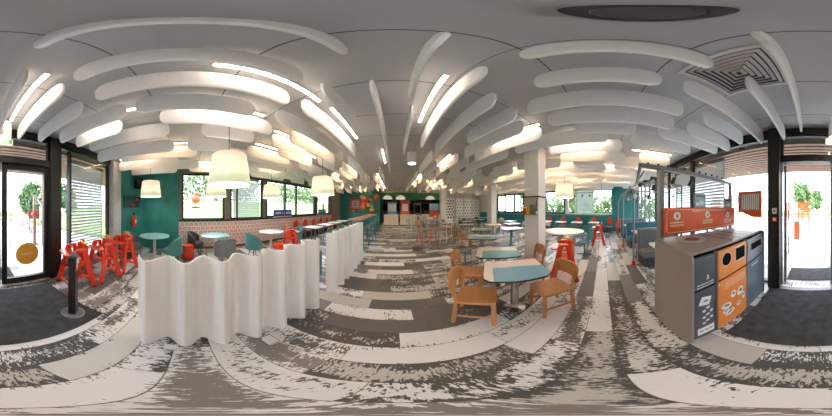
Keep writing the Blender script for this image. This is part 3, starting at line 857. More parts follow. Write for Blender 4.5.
# corner wall: dark acoustic box, shelf panel, extinguisher
t = thing('wall_speaker_box', 'black slanted box high on the teal corner wall', 'speaker', (-4.62, -1.92, 2.35), R(-55+90))
MB().box(-.36, .36, -.02, .22, 0, .34, .02).build('case', 'blacksoft', t); MB().box(-.34, .34, .22, .228, .02, .32).build('grille', 'ink', t)
t = thing('wall_panel_shelf', 'dark teal wall panel with two orange lamps on the corner wall', 'panel', (-4.55, -2.02, 1.62), R(35-70+0))
t.rotation_euler = (0, 0, R(-35))
MB().box(-.35, .35, -.03, .02, 0, .42, .006).build('board', mat('deep_teal_board', (.06, .25, .29), .5), t)
for px_, pz in ((-.18, .30), (.0, .08)):
    mb = MB(); mb.ball((px_, .07, pz), .055, 12, (1, .8, 1.1)); mb.build('orange_lamp', 'redo', t, True)
t = thing('wall_fire_extinguisher', 'red fire extinguisher on the teal corner wall', 'fire extinguisher', (-4.50, -1.92, .92), 0)
mb = MB(); mb.lathe([(0, 0), (.075, 0), (.08, .02), (.08, .34), (.05, .40), (.025, .43), (0, .43)], n=18); mb.build('cylinder', 'red', t, True)
mb = MB(); mb.cyl(0, 0, .43, .48, .022, n=10); mb.bar((-.01, 0, .47), (.09, 0, .50), .018, .02); mb.tube([(0, .02, .46), (.07, .06, .40), (.10, .05, .22), (.09, .04, .1)], .010, 6); mb.build('valve_and_hose', 'ink', t)
mb = MB(); mb.box(-.04, .04, .078, .083, .12, .26); mb.build('label_plate', 'label', t)

# ---- high bar and stools
t = thing('bar_counter', 'long high pale wood counter beside the aisle with teal stools', 'table', (-1.75, 7.9, 0))
mb = MB(); mb.prism(rrect(.62, 5.0, .12), 1.06, 1.11); mb.build('counter_top', 'woodp', t)
for y in (-2.1, -.7, .7, 2.1):
    mb = MB(); mb.bar((-.2, y, 0), (-.2, y, 1.06), .05, .05); mb.bar((.2, y, 0), (.2, y, 1.06), .05, .05); mb.bar((-.2, y, .15), (.2, y, .15), .03, .03); mb.build('leg', 'tealm', t)
mb = MB(); mb.rod((-.2, -2.1, .25), (-.2, 2.1, .25), .014); mb.rod((.2, -2.1, .25), (.2, 2.1, .25), .014); mb.build('foot_rail', 'tealm', t)
word = ['first', 'second', 'third', 'fourth', 'fifth', 'sixth', 'seventh', 'eighth']
for i in range(6):
    place('bstool', lambda **k: make_stool(**k), (-1.22, 5.4+i*.82, 0), .2*i, word[i]+' teal bar stool on the aisle side of the wood counter, from the camera', h=.78)
for i in range(5):
    place('bstool', make_stool, (-2.25, 5.7+i*.95, 0), .2*i, word[i]+' teal bar stool on the window side of the wood counter, from the camera')
place('bstool', make_stool, (-1.3, 4.75, 0), .3, 'teal bar stool standing in front of the near end of the counter')

# ---- dining field on the right, towards the far end
bc = lambda key, loc, rz, lab, m: place(key, lambda **k: make_barchair(**k), (*loc, 0), rz, lab, m=m)
bc('bcw', (1.12, 5.35), aim(.9, .3), 'left wooden bar chair beside the aisle', 'wood')
bc('bcw', (1.62, 5.30), aim(-.9, .3), 'right wooden bar chair beside the aisle', 'wood')
bc('bcl', (.78, 6.3), aim(1, .3), 'light blue bar chair on the aisle in front of kitchen', 'skyb')
bc('bcx', (2.35, 5.75), aim(-.4, .9), 'white bar chair left of the wooden chairs at a grey table', 'white')
bc('bcx', (2.05, 7.1), aim(.4, -.9), 'white bar chair facing the aisle behind the first white one', 'white')
bc('bcx', (1.9, 8.6), aim(1, 0), 'white high chair furthest along in front of the kitchen', 'white')
bc('bcx', (1.3, 9.2), aim(1, 0), 'white bar chair left in front of the kitchen counter', 'white')
bc('bcx', (2.6, 9.0), aim(-1, 0), 'white bar chair right in front of the kitchen counter', 'white')
place('hight', lambda **k: make_white4(**k), (1.55, 6.2, 0), 0, 'high grey table between the aisle bar chairs', top='lam', w=.8, d=.8, h=1.02)
place('hight', make_white4, (2.1, 7.9, 0), 0, 'high grey table in front of the kitchen barrier')
field = [ # x, y, top, rotation
 (3.15, 4.15, 't', -40), (3.45, 5.75, 'b', -40), (2.9, 7.0, 'w', 0), (4.25, 3.55, 'w', -35), (4.55, 5.0, 'w', -35),
 (4.35, 7.1, 'b', 0), (5.6, 4.6, 'w', -20), (6.6, 5.6, 'w', 0), (5.7, 7.8, 'w', 0), (6.9, 7.5, 'b', 0), (4.2, 8.8, 'w', 0), (5.9, 9.6, 'w', 0), (5.9, 3.2, 'b', -10), (7.3, 9.2, 'w', 0)]
names = ['behind the third blue printed table', 'fourth in the diagonal line of tables', 'with wooden chairs left of middle', 'just left of the first column', 'behind the one left of the first column', 'near the middle column on its left', 'beyond the first column', 'before the far right windows', 'behind the middle column', 'by the far right windows', 'before the patterned far wall', 'nearest the patterned far wall', 'beyond the large round table', 'in the far right corner']
kinds = {'t': 'table_t', 'b': 'table_b', 'w': 'whtab'}
def make_whtab(): return make_table('topw', 'tealm', .8, .7)
chair_kinds = ['white', 'wood', 'teal', 'wood', 'teal', 'wood']
n = 0
busy = [(1.12, 5.35), (1.62, 5.3), (.78, 6.3), (2.35, 5.75), (2.05, 7.1), (1.9, 8.6), (1.3, 9.2), (2.6, 9.0), (1.55, 6.2), (2.1, 7.9), (2.35, 3.05), (1.74, 1.78), (4.5, 2.3), (5.45, .85), (7.0, 2.55), (7.0, 3.55), (7.0, 4.6), (7.7, 4.6), (3.12, 10.4), (1.75, 3.0)]
for i, (x, y, tp, r_) in enumerate(field):
    mk = {'t': lambda: None, 'b': lambda: None, 'w': make_whtab}[tp]
    desc = {'t': 'teal printed table ', 'b': 'blue printed table ', 'w': 'white table on teal pedestal '}[tp]
    place(kinds[tp], mk, (x, y, 0), R(r_), desc+names[i])
    for s in (-1, 1):
        kd = chair_kinds[n % 6]; n += 1
        a = R(r_); off = .62
        cx, cy = x-s*off*math.cos(a), y-s*off*math.sin(a)
        if any(abs(cx-qx) < .42 and abs(cy-qy) < .42 for qx, qy in ((2.98, 1.68), (3.55, 9.4), (5.5, 6.15))): continue
        if any(math.hypot(cx-qx, cy-qy) < .58 for qx, qy in busy): continue
        if any(math.hypot(cx-fx, cy-fy) < .72 and (fx, fy) != (x, y) for fx, fy, _, _ in field): continue
        busy.append((cx, cy))
        side = 'left' if s > 0 else 'right'
        rz = a if s > 0 else a+PI
        if kd == 'wood': place('chair', make_chair, (cx, cy, 0), rz, 'wooden chair on the %s of the table %s' % (side, names[i]))
        elif kd == 'teal': sw((cx, cy), rz, 'teal pedestal chair on the %s of the table %s' % (side, names[i]))
        else: place('chairw', lambda **k: make_chair(**k), (cx, cy, 0), rz, 'white chair on the %s of the table %s' % (side, names[i]), m='white')

# ---- right wall bench, tables, orange chairs
t = thing('banquette', 'long teal bench below the right wall windows', 'bench', (8.70, 3.9, 0))
MB().box(-.25, .28, -4.3, 5.2, .01, .44, .01).build('seat', 'bluef', t); MB().box(.12, .28, -4.3, 5.2, .44, 1.10, .03).build('backrest', 'tealw', t)
for i, y in enumerate((.55, 1.55, 2.55, 3.55, 4.6)):
    place('sq', make_white4, (7.7, y, 0), 0, word[i]+' white table along the right wall bench, counted from the entrance')
    place('rb', make_roundback, (8.17, y+.05, 0), PI, word[i]+' orange chair before the right wall bench, counted from the entrance')
    place('swivel', make_swivel, (7.0, y, 0), 0, word[i]+' teal chair facing the right wall tables, counted from the entrance')
place('rb', make_roundback, (8.0, -.35, 0), aim(-1, .2), 'red orange chair against the teal corner of the right wall')
t = thing('armchair', 'orange red armchair by the teal corner at the end of the right aisle', 'chair', (8.1, -1.1, 0), PI)
MB().box(-.3, .3, -.3, .3, .12, .44, .03).build('seat', 'redo', t); MB().box(-.32, -.2, -.3, .3, .44, .9, .03).build('backrest', 'redo', t)
for sx in (-1, 1):
    for sy in (-1, 1): MB().rod((sx*.24, sy*.24, 0), (sx*.24, sy*.24, .13), .015).build('leg', 'black', t)

# hanging rail with spots before right windows
t = thing('hanging_spot_rail', 'thin black ceiling rail with small spotlights before the right windows', 'lamp', (7.0, .9, 2.42))
mb = MB(); mb.bar((0, -.85, 0), (0, .85, 0), .025, .025); mb.rod((0, -.80, 0), (0, -.80, ZC-2.42), .010); mb.rod((0, .80, 0), (0, .80, ZC-2.42), .010); mb.build('rail', 'black', t)
for y in (-.6, -.2, .2, .6):
    mb = MB(); mb.rod((0, y, 0), (0, y, -.10), .006); mb.rod((-.03, y, -.10), (-.09, y+.02, -.22), .03, 12, .045); mb.build('spotlight', 'black', t)

# ---- booths with metal frame
def frame(name, label, x, y0, y1):
    t = thing(name, label, 'frame', (x, 0, 0))
    return t
t = thing('metal_booth_frame', 'grey metal frame standing over the booths behind the sorting sign', 'frame')
G = lambda n, mb, m='grey': mb.build(n, m, t)
G('post', MB().bar((1.56, -.72, 0), (1.56, -.72, 2.12), .12, .06, .006))
G('post', MB().bar((1.56, -2.22, 0), (1.56, -2.22, 2.12), .06, .06, .006))
G('top_beam', MB().bar((1.56, -.43, 2.14), (1.56, -2.25, 2.10), .055, .055, .006))
mb = MB(); mb.tube([(3.42, -.80, 0), (3.42, -.80, 1.75), (3.42, -.92, 2.35), (3.42, -1.1, 2.62)], .028); G('post', mb)
mb = MB(); mb.rod((1.56, -.45, 2.14), (3.42, -.80, 1.85), .024); G('side_rail', mb)
mb = MB(); mb.tube([(5.25, -.80, 0), (5.25, -.80, 1.9), (5.25, -.95, 2.3), (5.25, -1.1, 2.5)], .028); G('post', mb)
mb = MB(); mb.tube([(7.0, -.80, 0), (7.0, -.80, 1.9), (7.0, -1.1, 2.5)], .028); G('post', mb)
for x in (3.42, 5.25, 7.0):
    mb = MB(); y0, y1 = -.95, -2.3
    mb.rod((x, y0, 2.3), (x, y1, 2.3), .018); mb.rod((x, y0, 2.05), (x, y1, 2.05), .018)
    for i in range(5):
        a = y0+(y1-y0)*i/5; b_ = y0+(y1-y0)*(i+1)/5
        mb.rod((x, a, 2.05 if i % 2 else 2.3), (x, b_, 2.3 if i % 2 else 2.05), .012)
    mb.rod((x, y1, 0), (x, y1, 2.3), .024)
    G('truss', mb)
mb = MB(); mb.rod((3.42, -.95, 2.3), (7.0, -.95, 2.3), .018); mb.rod((3.42, -2.3, 2.3), (7.0, -2.3, 2.3), .018); G('side_rail', mb)
for (x, y, z) in ((1.56, -.95, 2.08), (1.9, -.8, 2.02), (3.42, -1.25, 2.0), (3.42, -1.65, 2.0), (5.25, -1.4, 2.0), (4.3, -.95, 2.25), (1.56, -1.25, 2.08)):
    mb = MB(); mb.rod((x, y, z), (x, y, z-.07), .008); mb.rod((x, y+.02, z-.06), (x+.02, y+.05, z-.15), .022, 12, .036); G('spotlight', mb, 'black')
for (x, y, z) in ((2.2, -.57, 2.04), (2.8, -.69, 1.95), (3.42, -2.0, 2.05), (5.25, -1.0, 2.05), (5.25, -1.9, 2.05)):
    mb = MB(); mb.ball((x, y, z-.10), .05, 12); mb.rod((x, y, z), (x, y, z-.07), .01); G('globe_bulb', mb, 'topw')
G('foot_cap', MB().cyl(3.42, -.80, 0, .10, .05), 'red'); G('foot_cap', MB().cyl(5.25, -.80, 0, .10, .05), 'red')
for i in range(12):
    y = -.55-i*.14; G('string_lamp', MB().ball((1.56, y, 2.175), .018, 6), 'black')

def booth(x, m, lab, base=True, hgt=1.02):
    t = thing('booth_bench', lab, 'bench', (x, -1.62, 0))
    MB().box(-.05, .05, -.66, .66, .02, hgt, .012).build('back_panel', 'lam', t)
    MB().box(-.11, -.05, -.64, .64, .42, hgt-.04, .02).build('backrest', m, t)
    MB().box(.05, .11, -.64, .64, .42, hgt-.04, .02).build('backrest', m, t) if base else None
    MB().box(-.52, -.05, -.64, .64, .28, .46, .03).build('seat', m, t)
    MB().box(-.46, -.05, -.6, .6, .0, .28).build('plinth', 'darkf', t)
    if base:
        MB().box(.05, .52, -.64, .64, .28, .46, .03).build('seat', m, t); MB().box(.05, .46, -.6, .6, 0, .28).build('plinth', 'darkf', t)
booth(3.62, 'greyf', 'grey high backed booth bench nearest behind the bins')
booth(5.45, 'bluef', 'blue high backed booth bench in the middle of the booths')
booth(7.2, 'bluef', 'blue booth bench nearest the teal corner')
t = thing('booth_bench', 'dark teal low bench directly behind the grey bins', 'bench', (1.86, -1.62, 0))
MB().box(-.16, -.08, -.66, .60, .02, .95, .012).build('back_panel', 'lam', t); MB().box(-.08, .30, -.64, .60, .28, .46, .03).build('seat', 'tealf', t); MB().box(-.08, .25, -.6, .58, 0, .28).build('plinth', 'darkf', t)
for x, lab in ((2.65, 'white booth table right behind the sorting bins'), (4.55, 'white booth table between grey and blue benches'), (6.35, 'white booth table before the last blue bench')):
    if 'bt' not in PROTO:
        def make_bt():
            t = thing('booth_table', '', 'table'); MB().prism(rrect(.60, 1.16, .05), .73, .76).build('table_top', 'topw', t); MB().bar((0, -.35, 0), (0, -.35, .73), .07, .07).build('leg', 'grey', t); MB().bar((0, .4, 0), (0, .4, .73), .07, .07).build('leg', 'grey', t); return t
    place('bt', make_bt, (x, -1.62, 0), 0, lab)

# ------------------------------------------------------------------ recycling bins
t = thing('recycling_station', 'taupe three-bay recycling bin unit beside the doormat', 'bin')
X0, X1, Y0, Y1, H = .76, 1.46, -2.06, -.60, 1.23
# shell: bent sheet profile in xz, front edge rounded at the top
prof = [(X1, 0), (X1, H-.03), (X1-.03, H)]
for i in range(7):
    a = R(90+90*i/6); prof.append((X0+.04+.04*math.cos(a), H-.04+.04*math.sin(a)))
prof += [(X0, .02), (X0+.03, 0)]
def slab(y0, y1, inset=0):
    mb = MB(); mb.prism([(p[0], p[1]) for p in prof], 0, y1-y0, Matrix.Translation((0, y1, 0)) @ Matrix.Rotation(R(90), 4, 'X')); return mb
slab(Y1-.025, Y1).build('end_panel', 'taupe', t); slab(Y0, Y0+.03).build('end_panel', 'taupe', t)
MB().box(X0+.06, X1, Y0+.03, Y1-.03, H-.03, H, .004).build('top_sheet', 'taupe', t)
MB().box(X0+.05, X1-.01, Y0+.03, Y1-.03, .03, H-.03).build('carcass', 'ink', t)
bays = [(-.878, -.635, 'slate'), (-1.455, -.918, 'orangeb'), (-2.03, -1.49, 'slateb')]
for i, (a, b, m) in enumerate(bays):
    up = MB().box(X0+.012, X0+.05, a, b, .86, 1.185, .008).build('upper_flap', m, t)
    lo = MB().box(X0+.012, X0+.05, a, b, .045, .835, .008).build('lower_door', m, t)
    lx = X0+.0115
    if i == 0:
        mb = MB()
        for j in range(2):
            yy = a+.03
            while yy < b-.04:
                w_ = random.Random(int(yy*999)+j).uniform(.010, .02); mb.box(lx-.001, lx, yy, yy+w_, .905-j*.03, .918-j*.03); yy += w_+.006
        mb.cyl(0, 0, 0, .001, .001); mb.box(lx-.001, lx, -.79, -.77, .96, .995); mb.box(lx-.001, lx, -.80, -.76, .95, .957)
        mb.build('lettering', 'label', up)
        mb = MB(); pr = lambda: mb.build('printed_item', 'label', lo)
        mb.box(lx-.001, lx, -.06, .06, -.055, .055, rot=Matrix.Translation((0, -.75, .69)) @ Matrix.Rotation(R(18), 4, 'X'))
        pr()
        for q in range(8): mb = MB(); mb.box(lx-.001, lx, -.019, .019, -.016, .016, rot=Matrix.Translation((0, -.78+.05*math.sin(q*2.1), .58-.035*q)) @ Matrix.Rotation(q, 4, 'X')); pr()
        mb = MB(); mb.box(lx-.001, lx, -.855, -.67, .12, .26); pr()
        MB().box(lx-.002, lx-.001, -.78, -.73, .68, .70).build('printed_line', 'slate', lo)
        for q in range(3): MB().box(lx-.002, lx-.001, -.84+q*.055, -.80+q*.055, .18, .20).build('printed_line', 'slate', lo)
    if i == 1:
        rx = Matrix.Rotation(R(-90), 4, 'Y')
        mb = MB(); mb.prism([(.080*math.cos(q*PI/16), .080*math.sin(q*PI/16)) for q in range(32)], 0, .003, Matrix.Translation((lx, -1.04, 1.075)) @ rx); mb.box(lx-.003, lx, -1.41, -1.19, .985, 1.165); mb.build('opening_rim', 'cream', up)
        mb = MB(); mb.prism([(.070*math.cos(q*PI/16), .070*math.sin(q*PI/16)) for q in range(32)], 0, .005, Matrix.Translation((lx, -1.04, 1.075)) @ rx); mb.box(lx-.005, lx, -1.395, -1.205, 1.0, 1.15); mb.build('throw_opening', 'ink', up)
        mb = MB()
        for j in range(3):
            yy = a+.05
            while yy < b-.10:
                w_ = random.Random(int(-yy*777)+j).uniform(.015, .035); mb.box(lx-.001, lx, yy, yy+w_, .77-j*.035, .783-j*.035); yy += w_+.010
        mb.box(lx-.001, lx, -.935, -.92, .79, .82)
        mb.build('lettering', 'cream', lo)
        for (yy, zz, ry, rz_, rt) in ((-1.04, .42, .085, .05, 20), (-1.10, .27, .08, .045, -10), (-1.16, .55, .045, .055, 0), (-1.30, .52, .06, .07, 30), (-1.37, .40, .03, .07, -12), (-1.27, .31, .04, .035, 0), (-1.03, .33, .05, .03, 0)):
            mb = MB(); ml = MB()
            T = Matrix.Translation((lx, yy, zz)) @ Matrix.Rotation(R(rt), 4, 'X') @ rx
            mb.prism([(rz_*math.cos(q*PI/12), ry*math.sin(q*PI/12)) for q in range(24)], 0, .0012, T)
            ml.prism([(rz_*.35*math.cos(q*PI/8)+rz_*.2, ry*.6*math.sin(q*PI/8)) for q in range(16)], .0012, .002, T)
            mb.build('printed_item', 'label', lo); ml.build('printed_line', 'slateb', lo)
    if i == 2:
        MB().box(lx-.003, lx, -1.95, -1.56, 1.0, 1.13).build('opening_rim', 'taupe', up)
        MB().box(lx-.005, lx, -1.93, -1.58, 1.015, 1.115).build('throw_opening', 'ink', up)
        mb = MB()
        for q in range(7): mb.box(lx-.001, lx, -1.80+q*.03, -1.78+q*.03, .76, .785)
        mb.build('lettering', 'label', lo)
mb = MB(); mb.box(X0+.03, X0+.045, Y0+.03, Y1-.03, .835, .86); mb.build('shadow_gap', 'ink', t)
mb = MB()
for y in (-.898, -1.472): mb.box(X0+.004, X0+.05, y-.004, y+.004, .045, 1.19)
mb.build('divider', 'taupe', t)
mb = MB(); mb.lathe([(.155, H), (.155, H+.012), (.12, H+.016), (.10, H+.004), (.06, H+.001), (0, H+.001)], 1.20, -.95, 32); mb.build('bowl_rim', mat('satin_steel', (.80, .79, .77), .5, .6), t, True)
mb = MB(); mb.cyl(1.20, -.95, H+.001, H+.006, .085, n=28); mb.build('bowl_opening', 'woodd', t)
mb = MB()
for y in (-1.25, -1.43, -1.62, -1.78): mb.box(X0+.08, X1-.04, y, y+.006, H, H+.002)
mb.build('tray_rail', 'ink', t)

t = thing('sorting_sign', 'orange board with round pictograms standing on the bins', 'sign', (1.42, 0, 0))
MB().box(-.012, .012, -2.16, -.70, 1.265, 1.605, .008).build('board', 'orange', t)
mb = MB()
yy = -2.12
while yy < -.75:
    for z in (1.295, 1.58): mb.box(-.0145, -.012, yy, yy+.028, z-.004, z+.004)
    yy += .042
for z in [1.31+i*.03 for i in range(9)]:
    for y in (-.735, -2.125): mb.box(-.0145, -.012, y-.004, y+.004, z, z+.018)
mb.build('dashed_border', 'label', t)
mb = MB(); md = MB(); ml = MB()
rx = Matrix.Rotation(R(-90), 4, 'Y')
for y, z in ((-.88, 1.50), (-1.42, 1.50), (-1.93, 1.48)):
    mb.prism([(.052*math.cos(q*PI/12), .052*math.sin(q*PI/12)) for q in range(24)], 0, .002, Matrix.Translation((-.012, y, z)) @ rx)
    md.box(-.0155, -.014, y-.015, y+.015, z-.02, z+.016); md.box(-.0155, -.014, y-.02, y+.02, z+.019, z+.024)
    for j in range(2):
        s = y-.10
        q = random.Random(int(-y*100)+j)
        while s < y+.10:
            w_ = q.uniform(.009, .016); ml.box(-.0145, -.012, s, s+w_, z-.095-j*.036, z-.073-j*.036); s += w_+.006
s = -1.85
q = random.Random(5)
while s < -1.12:
    w_ = q.uniform(.010, .018); ml.box(-.0145, -.012, s, s+w_, 1.550, 1.570); s += w_+(.006 if q.random() < .85 else .02)
mb.build('pictogram_disc', 'label', t); md.build('pictogram_glyph', 'orange', t); ml.build('lettering', 'cream', t)
mb = MB()
for y in (-.95, -1.42, -1.9): mb.bar((0, y, H), (0, y, 1.28), .03, .02)
mb.build('support', 'grey', t)

def make_card():
    t = thing('display_card', '', 'sign'); MB().box(-.012, .012, -.11, .11, 0, .20, .004).build('frame', 'grey', t)
    mb = MB(); mb.box(-.0135, -.012, -.095, .095, .015, .185); mb.build('blue_picture', 'skyb', t)
    mb = MB(); mb.box(-.015, -.0135, -.07, .02, .04, .10); mb.box(-.015, -.0135, .03, .08, .03, .07); mb.build('picture_shapes', 'label', t)
    mb = MB(); mb.box(-.0155, -.0135, -.09, .09, .15, .18); mb.build('dark_band', 'slate', t)
    return t
place('card', make_card, (1.43, -1.28, 1.606), 0, 'small blue and white display card above the middle of the orange sign')
place('card', make_card, (1.43, -1.95, 1.606), 0, 'smaller dark display card above the right end of the orange sign', scale=(1, .8, .8))

# ------------------------------------------------------------------ bollard, mats, door bits
t = thing('sanitizer_post', 'black dispenser post with grey round base standing on the doormat', 'post', (-1.03, -1.20, .012), R(35))
mb = MB(); mb.lathe([(0, .02), (.135, .018), (.145, .008), (.145, 0), (0, 0)], n=36); mb.build('base_disc', 'grey', t, True)
MB().box(-.065, .065, -.045, .045, .02, .98, .006).build('post', mat('anthracite', (.17, .16, .17), .35), t)
MB().box(-.06, .06, -.04, .055, .96, 1.01, .01).build('dispenser_head', 'slate', t)
mb = MB(); mb.rod((0, .05, .96), (0, .05, .90), .022, 12); mb.build('nozzle', 'label', t)
MB().box(-.035, .035, .0455, .048, .80, .88).build('white_label', 'label', t)
tag(MB().box(-1.26, .71, -2.22, -.93, .0005, .012, .003).build('door_mat', 'mat'), 'large charcoal doormat inside the entrance', 'mat')
tag(MB().box(-.75, .50, -3.30, -2.66, -.0195, -.008, .003).build('door_mat', 'mat'), 'smaller dark doormat outside on the paving', 'mat')
t = thing('wall_switch_box', 'small white switch box on the black post by the open door', 'switch', (.63, YB+.22, 1.50))
MB().box(-.04, .04, 0, .03, 0, .10, .004).build('case', 'label', t); MB().box(-.02, .02, .03, .034, .03, .07).build('rocker', 'lam', t)
t = thing('wall_alarm_switch', 'red fire alarm call point below the white switch box', 'alarm', (.63, YB+.22, 1.36))
MB().box(-.04, .04, 0, .035, 0, .085, .004).build('case', 'red', t); MB().box(-.022, .022, .035, .038, .02, .065).build('glass_plate', 'label', t)
t = thing('window_menu_sign', 'orange framed white board on the glass left of the black post', 'sign', (1.20, YB+.06, 1.51))
mb = MB(); w_, h_ = .26, .43
mb.box(-w_, w_, -.015, .015, 0, .04); mb.box(-w_, w_, -.015, .015, h_-.04, h_); mb.box(-w_, -w_+.04, -.015, .015, .04, h_-.04); mb.box(w_-.04, w_, -.015, .015, .04, h_-.04)
mb.prism([(-.26, 0), (.16, 0), (-.08, -.09), (-.26, -.09)], -.012, .012, Matrix.Rotation(R(90), 4, 'X')); mb.build('frame', 'orange', t)
MB().box(-w_+.04, w_-.04, -.008, .004, .04, h_-.04).build('board', 'lam', t)
mb = MB()
for i in range(9): mb.box(-w_+.055+i*.044, -w_+.075+i*.044, .004, .006, .06, h_-.06)
mb.build('printed_lines', 'label', t)

# column shelf with tins and plant
t = thing('wall_shelf', 'small dark shelf bracket on the first white column', 'shelf', (2.98, 1.68, 0), 0)
for nm, mb in (('top_board', MB().box(-.23, .23, -.24, -.205, 1.86, 1.885)), ('top_board', MB().box(-.245, -.205, -.24, .23, 1.86, 1.885)),):
    mb.build(nm, 'ink', t)
MB().box(-.36, -.202, -.20, .22, 1.44, 1.455).build('shelf_board', 'khaki', t)
mb = MB(); mb.rod((-.35, -.19, 1.45), (-.22, -.19, 1.86), .006); mb.rod((-.35, .21, 1.45), (-.22, .21, 1.86), .006); mb.build('bracket', 'ink', t)
mb = MB(); mb.box(-.21, -.203, -.18, .2, 1.46, 1.84); mb.build('back_panel', mat('kraft_panel', (.70, .65, .60), .7), t)
for i, (y, m, h_, lab) in enumerate(((.12, 'redo', .17, 'red box at the left on the column shelf'), (.03, 'yellow', .18, 'yellow box on the column shelf'), (-.07, 'khaki', .22, 'olive box on the column shelf'))):
    bx_ = thing('storage_box', lab, 'box', (2.70, 1.68+y, 1.456)); MB().box(-.05, .05, -.04, .04, 0, h_, .006).build('body', m, bx_); MB().box(-.052, .052, -.042, .042, h_-.03, h_-.005, .003).build('lid', 'label' if i == 0 else m, bx_)
pp = thing('potted_plant', 'small green potted plant at the right of the column shelf', 'plant', (2.70, 1.495, 1.456))
MB().cyl(0, 0, 0, .07, .025, .035).build('pot', 'white', pp)
mb = MB(); q = random.Random(2)
for i in range(26):
    a = q.uniform(0, 6.28); e = q.uniform(.3, 1.3); L = q.uniform(.05, .09); p = Vector((0, 0, .07)); d_ = Vector((math.cos(a)*math.cos(e), math.sin(a)*math.cos(e), math.sin(e)))*L
    sdir = Vector((-math.sin(a), math.cos(a), 0))*.012; mb.bm.faces.new([mb.bm.verts.new(v) for v in (p, p+d_*.5+sdir, p+d_, p+d_*.5-sdir)])
mb.build('foliage', 'leaf', pp)

# ------------------------------------------------------------------ far end
# mural
t = thing('wall_mural', 'colourful abstract mural of dots around a framed picture on the far teal wall', 'mural', (0, 11.295, 0))
q = random.Random(11)
cols = ['redo', 'yellow', 'blue', 'leaf', 'orange', 'skyb', 'green', 'red']
MB().box(-4.25, -1.45, -.01, 0, 1.15, 2.75).build('backing', mat('mural_ground', (.30, .36, .30), .6, var=.4, scale=5), t)
mb = MB(); mb.box(-3.95, -3.05, -.03, -.01, 1.55, 2.35); mb.build('picture_frame', 'redo', t)
MB().box(-3.78, -3.22, -.036, -.03, 1.68, 2.22).build('picture', 'lam', t); mb = MB(); mb.box(-3.62, -3.38, -.04, -.036, 1.76, 2.1); mb.build('picture_shape', 'slate', t)
for i in range(26):
    x = q.uniform(-2.95, -1.6); z = q.uniform(1.3, 2.6); r_ = q.uniform(.10, .2)
    mb = MB(); mb.ball((x, -.03-.01*i/5, z), r_, 16, (1, .12, 1)); mb.build('painted_dot', cols[i % 8], t, True)
for i in range(10):
    x = -4.1+i*.12*1.0; mb = MB(); mb.box(x, x+.09, -.03, -.01, 1.3, 1.4); mb.build('painted_square', cols[(i*3) % 8], t)

# kitchen
def counter(x0, x1, y0, y1, lab, m='cream', h=1.0):
    t = thing('service_counter', lab, 'counter', ((x0+x1)/2, (y0+y1)/2, 0)); w_, d_ = (x1-x0)/2, (y1-y0)/2
    MB().box(-w_, w_, -d_, d_, .08, h-.04, .01).build('body', m, t); MB().box(-w_-.02, w_+.02, -d_-.03, d_, h-.04, h, .008).build('counter_top', 'topw', t); MB().box(-w_+.02, w_-.02, -d_+.04, d_, 0, .08).build('plinth', 'woodd', t)
    return t
counter(-1.0, .25, 11.6, 12.3, 'left cream service counter at the kitchen')
counter(.45, 1.85, 11.8, 12.5, 'middle cream service counter below the orange panel')
counter(2.6, 4.3, 12.3, 13.0, 'right cream service counter behind the white chairs')
t = thing('order_kiosk', 'tall orange panel standing on the kitchen line', 'panel', (.95, 12.75, 0)); MB().box(-.42, .42, -.06, .06, 0, 2.35, .01).build('board', 'orange', t); MB().box(-.45, .45, -.2, .2, 0, .06).build('base', 'grey', t); MB().box(-.25, .25, -.065, -.06, 1.3, 2.0).build('screen', 'label', t)
t = thing('kitchen_cabinet', 'dark drinks machine between the kitchen counters', 'cabinet', (2.25, 13.4, 0)); MB().box(-.35, .35, -.3, .3, 0, 2.1, .01).build('body', 'khaki', t); MB().box(-.28, .28, -.31, -.3, 1.1, 1.9).build('front_window', 'ink', t)
t = thing('kitchen_cabinet', 'pale blue till cabinet behind the left counter', 'cabinet', (-.3, 13.2, 0)); MB().box(-.45, .45, -.3, .3, 0, 2.2, .01).build('body', 'skyb', t); MB().box(-.38, .38, -.31, -.3, 1.3, 2.0).build('front_window', 'label', t)
for i, x in enumerate((-.9, .05, 1.8, 2.8, 3.75)):
    t = thing('kitchen_shelf_unit', word[i]+' dark kitchen equipment rack on the back wall, from the left', 'shelf', (x, 15.1, 0)); MB().box(-.4, .4, -.25, .25, 0, .9, .01).build('base_unit', 'steel', t); MB().box(-.4, .4, -.2, .25, 1.3, 2.1, .01).build('hood', 'ink', t); MB().box(-.38, -.34, -.2, .25, .9, 1.3).build('support', 'steel', t)
t = thing('stacked_crate_tower', 'tower of teal, orange and pale blue boxes before the kitchen', 'cabinet', (3.12, 10.4, 0))
for z0, z1, m in ((0, .55, 'tealm'), (.55, .75, 'skyb'), (.75, 1.4, 'orange'), (1.4, 1.95, 'skyb')): MB().box(-.32, .32, -.25, .25, z0+.004, z1, .01).build('tier', m, t)
def make_dome():
    t = thing('pendant_dome_lamp', '', 'lamp'); mb = MB(); mb.lathe([(.42, 0), (.40, .12), (.30, .24), (.10, .32), (.03, .34), (.02, .34), (.09, .31), (.29, .23), (.39, .11), (.41, 0)], n=28); mb.build('lamp_shade', 'screen', t, True)
    MB().ball((0, 0, .12), .09, 12).build('bulb', 'bulb', t, True); mb = MB(); mb.rod((0, 0, .2), (0, 0, ZC-2.36), .006, 6); mb.build('cord', 'black', t); return t
for x, lab in ((-.65, 'left white dome lamp over the kitchen counter'), (.45, 'middle white dome lamp over the kitchen counter'), (3.05, 'right white dome lamp over the kitchen counter')):
    place('dome', make_dome, (x, 11.3, 2.36), 0, lab)
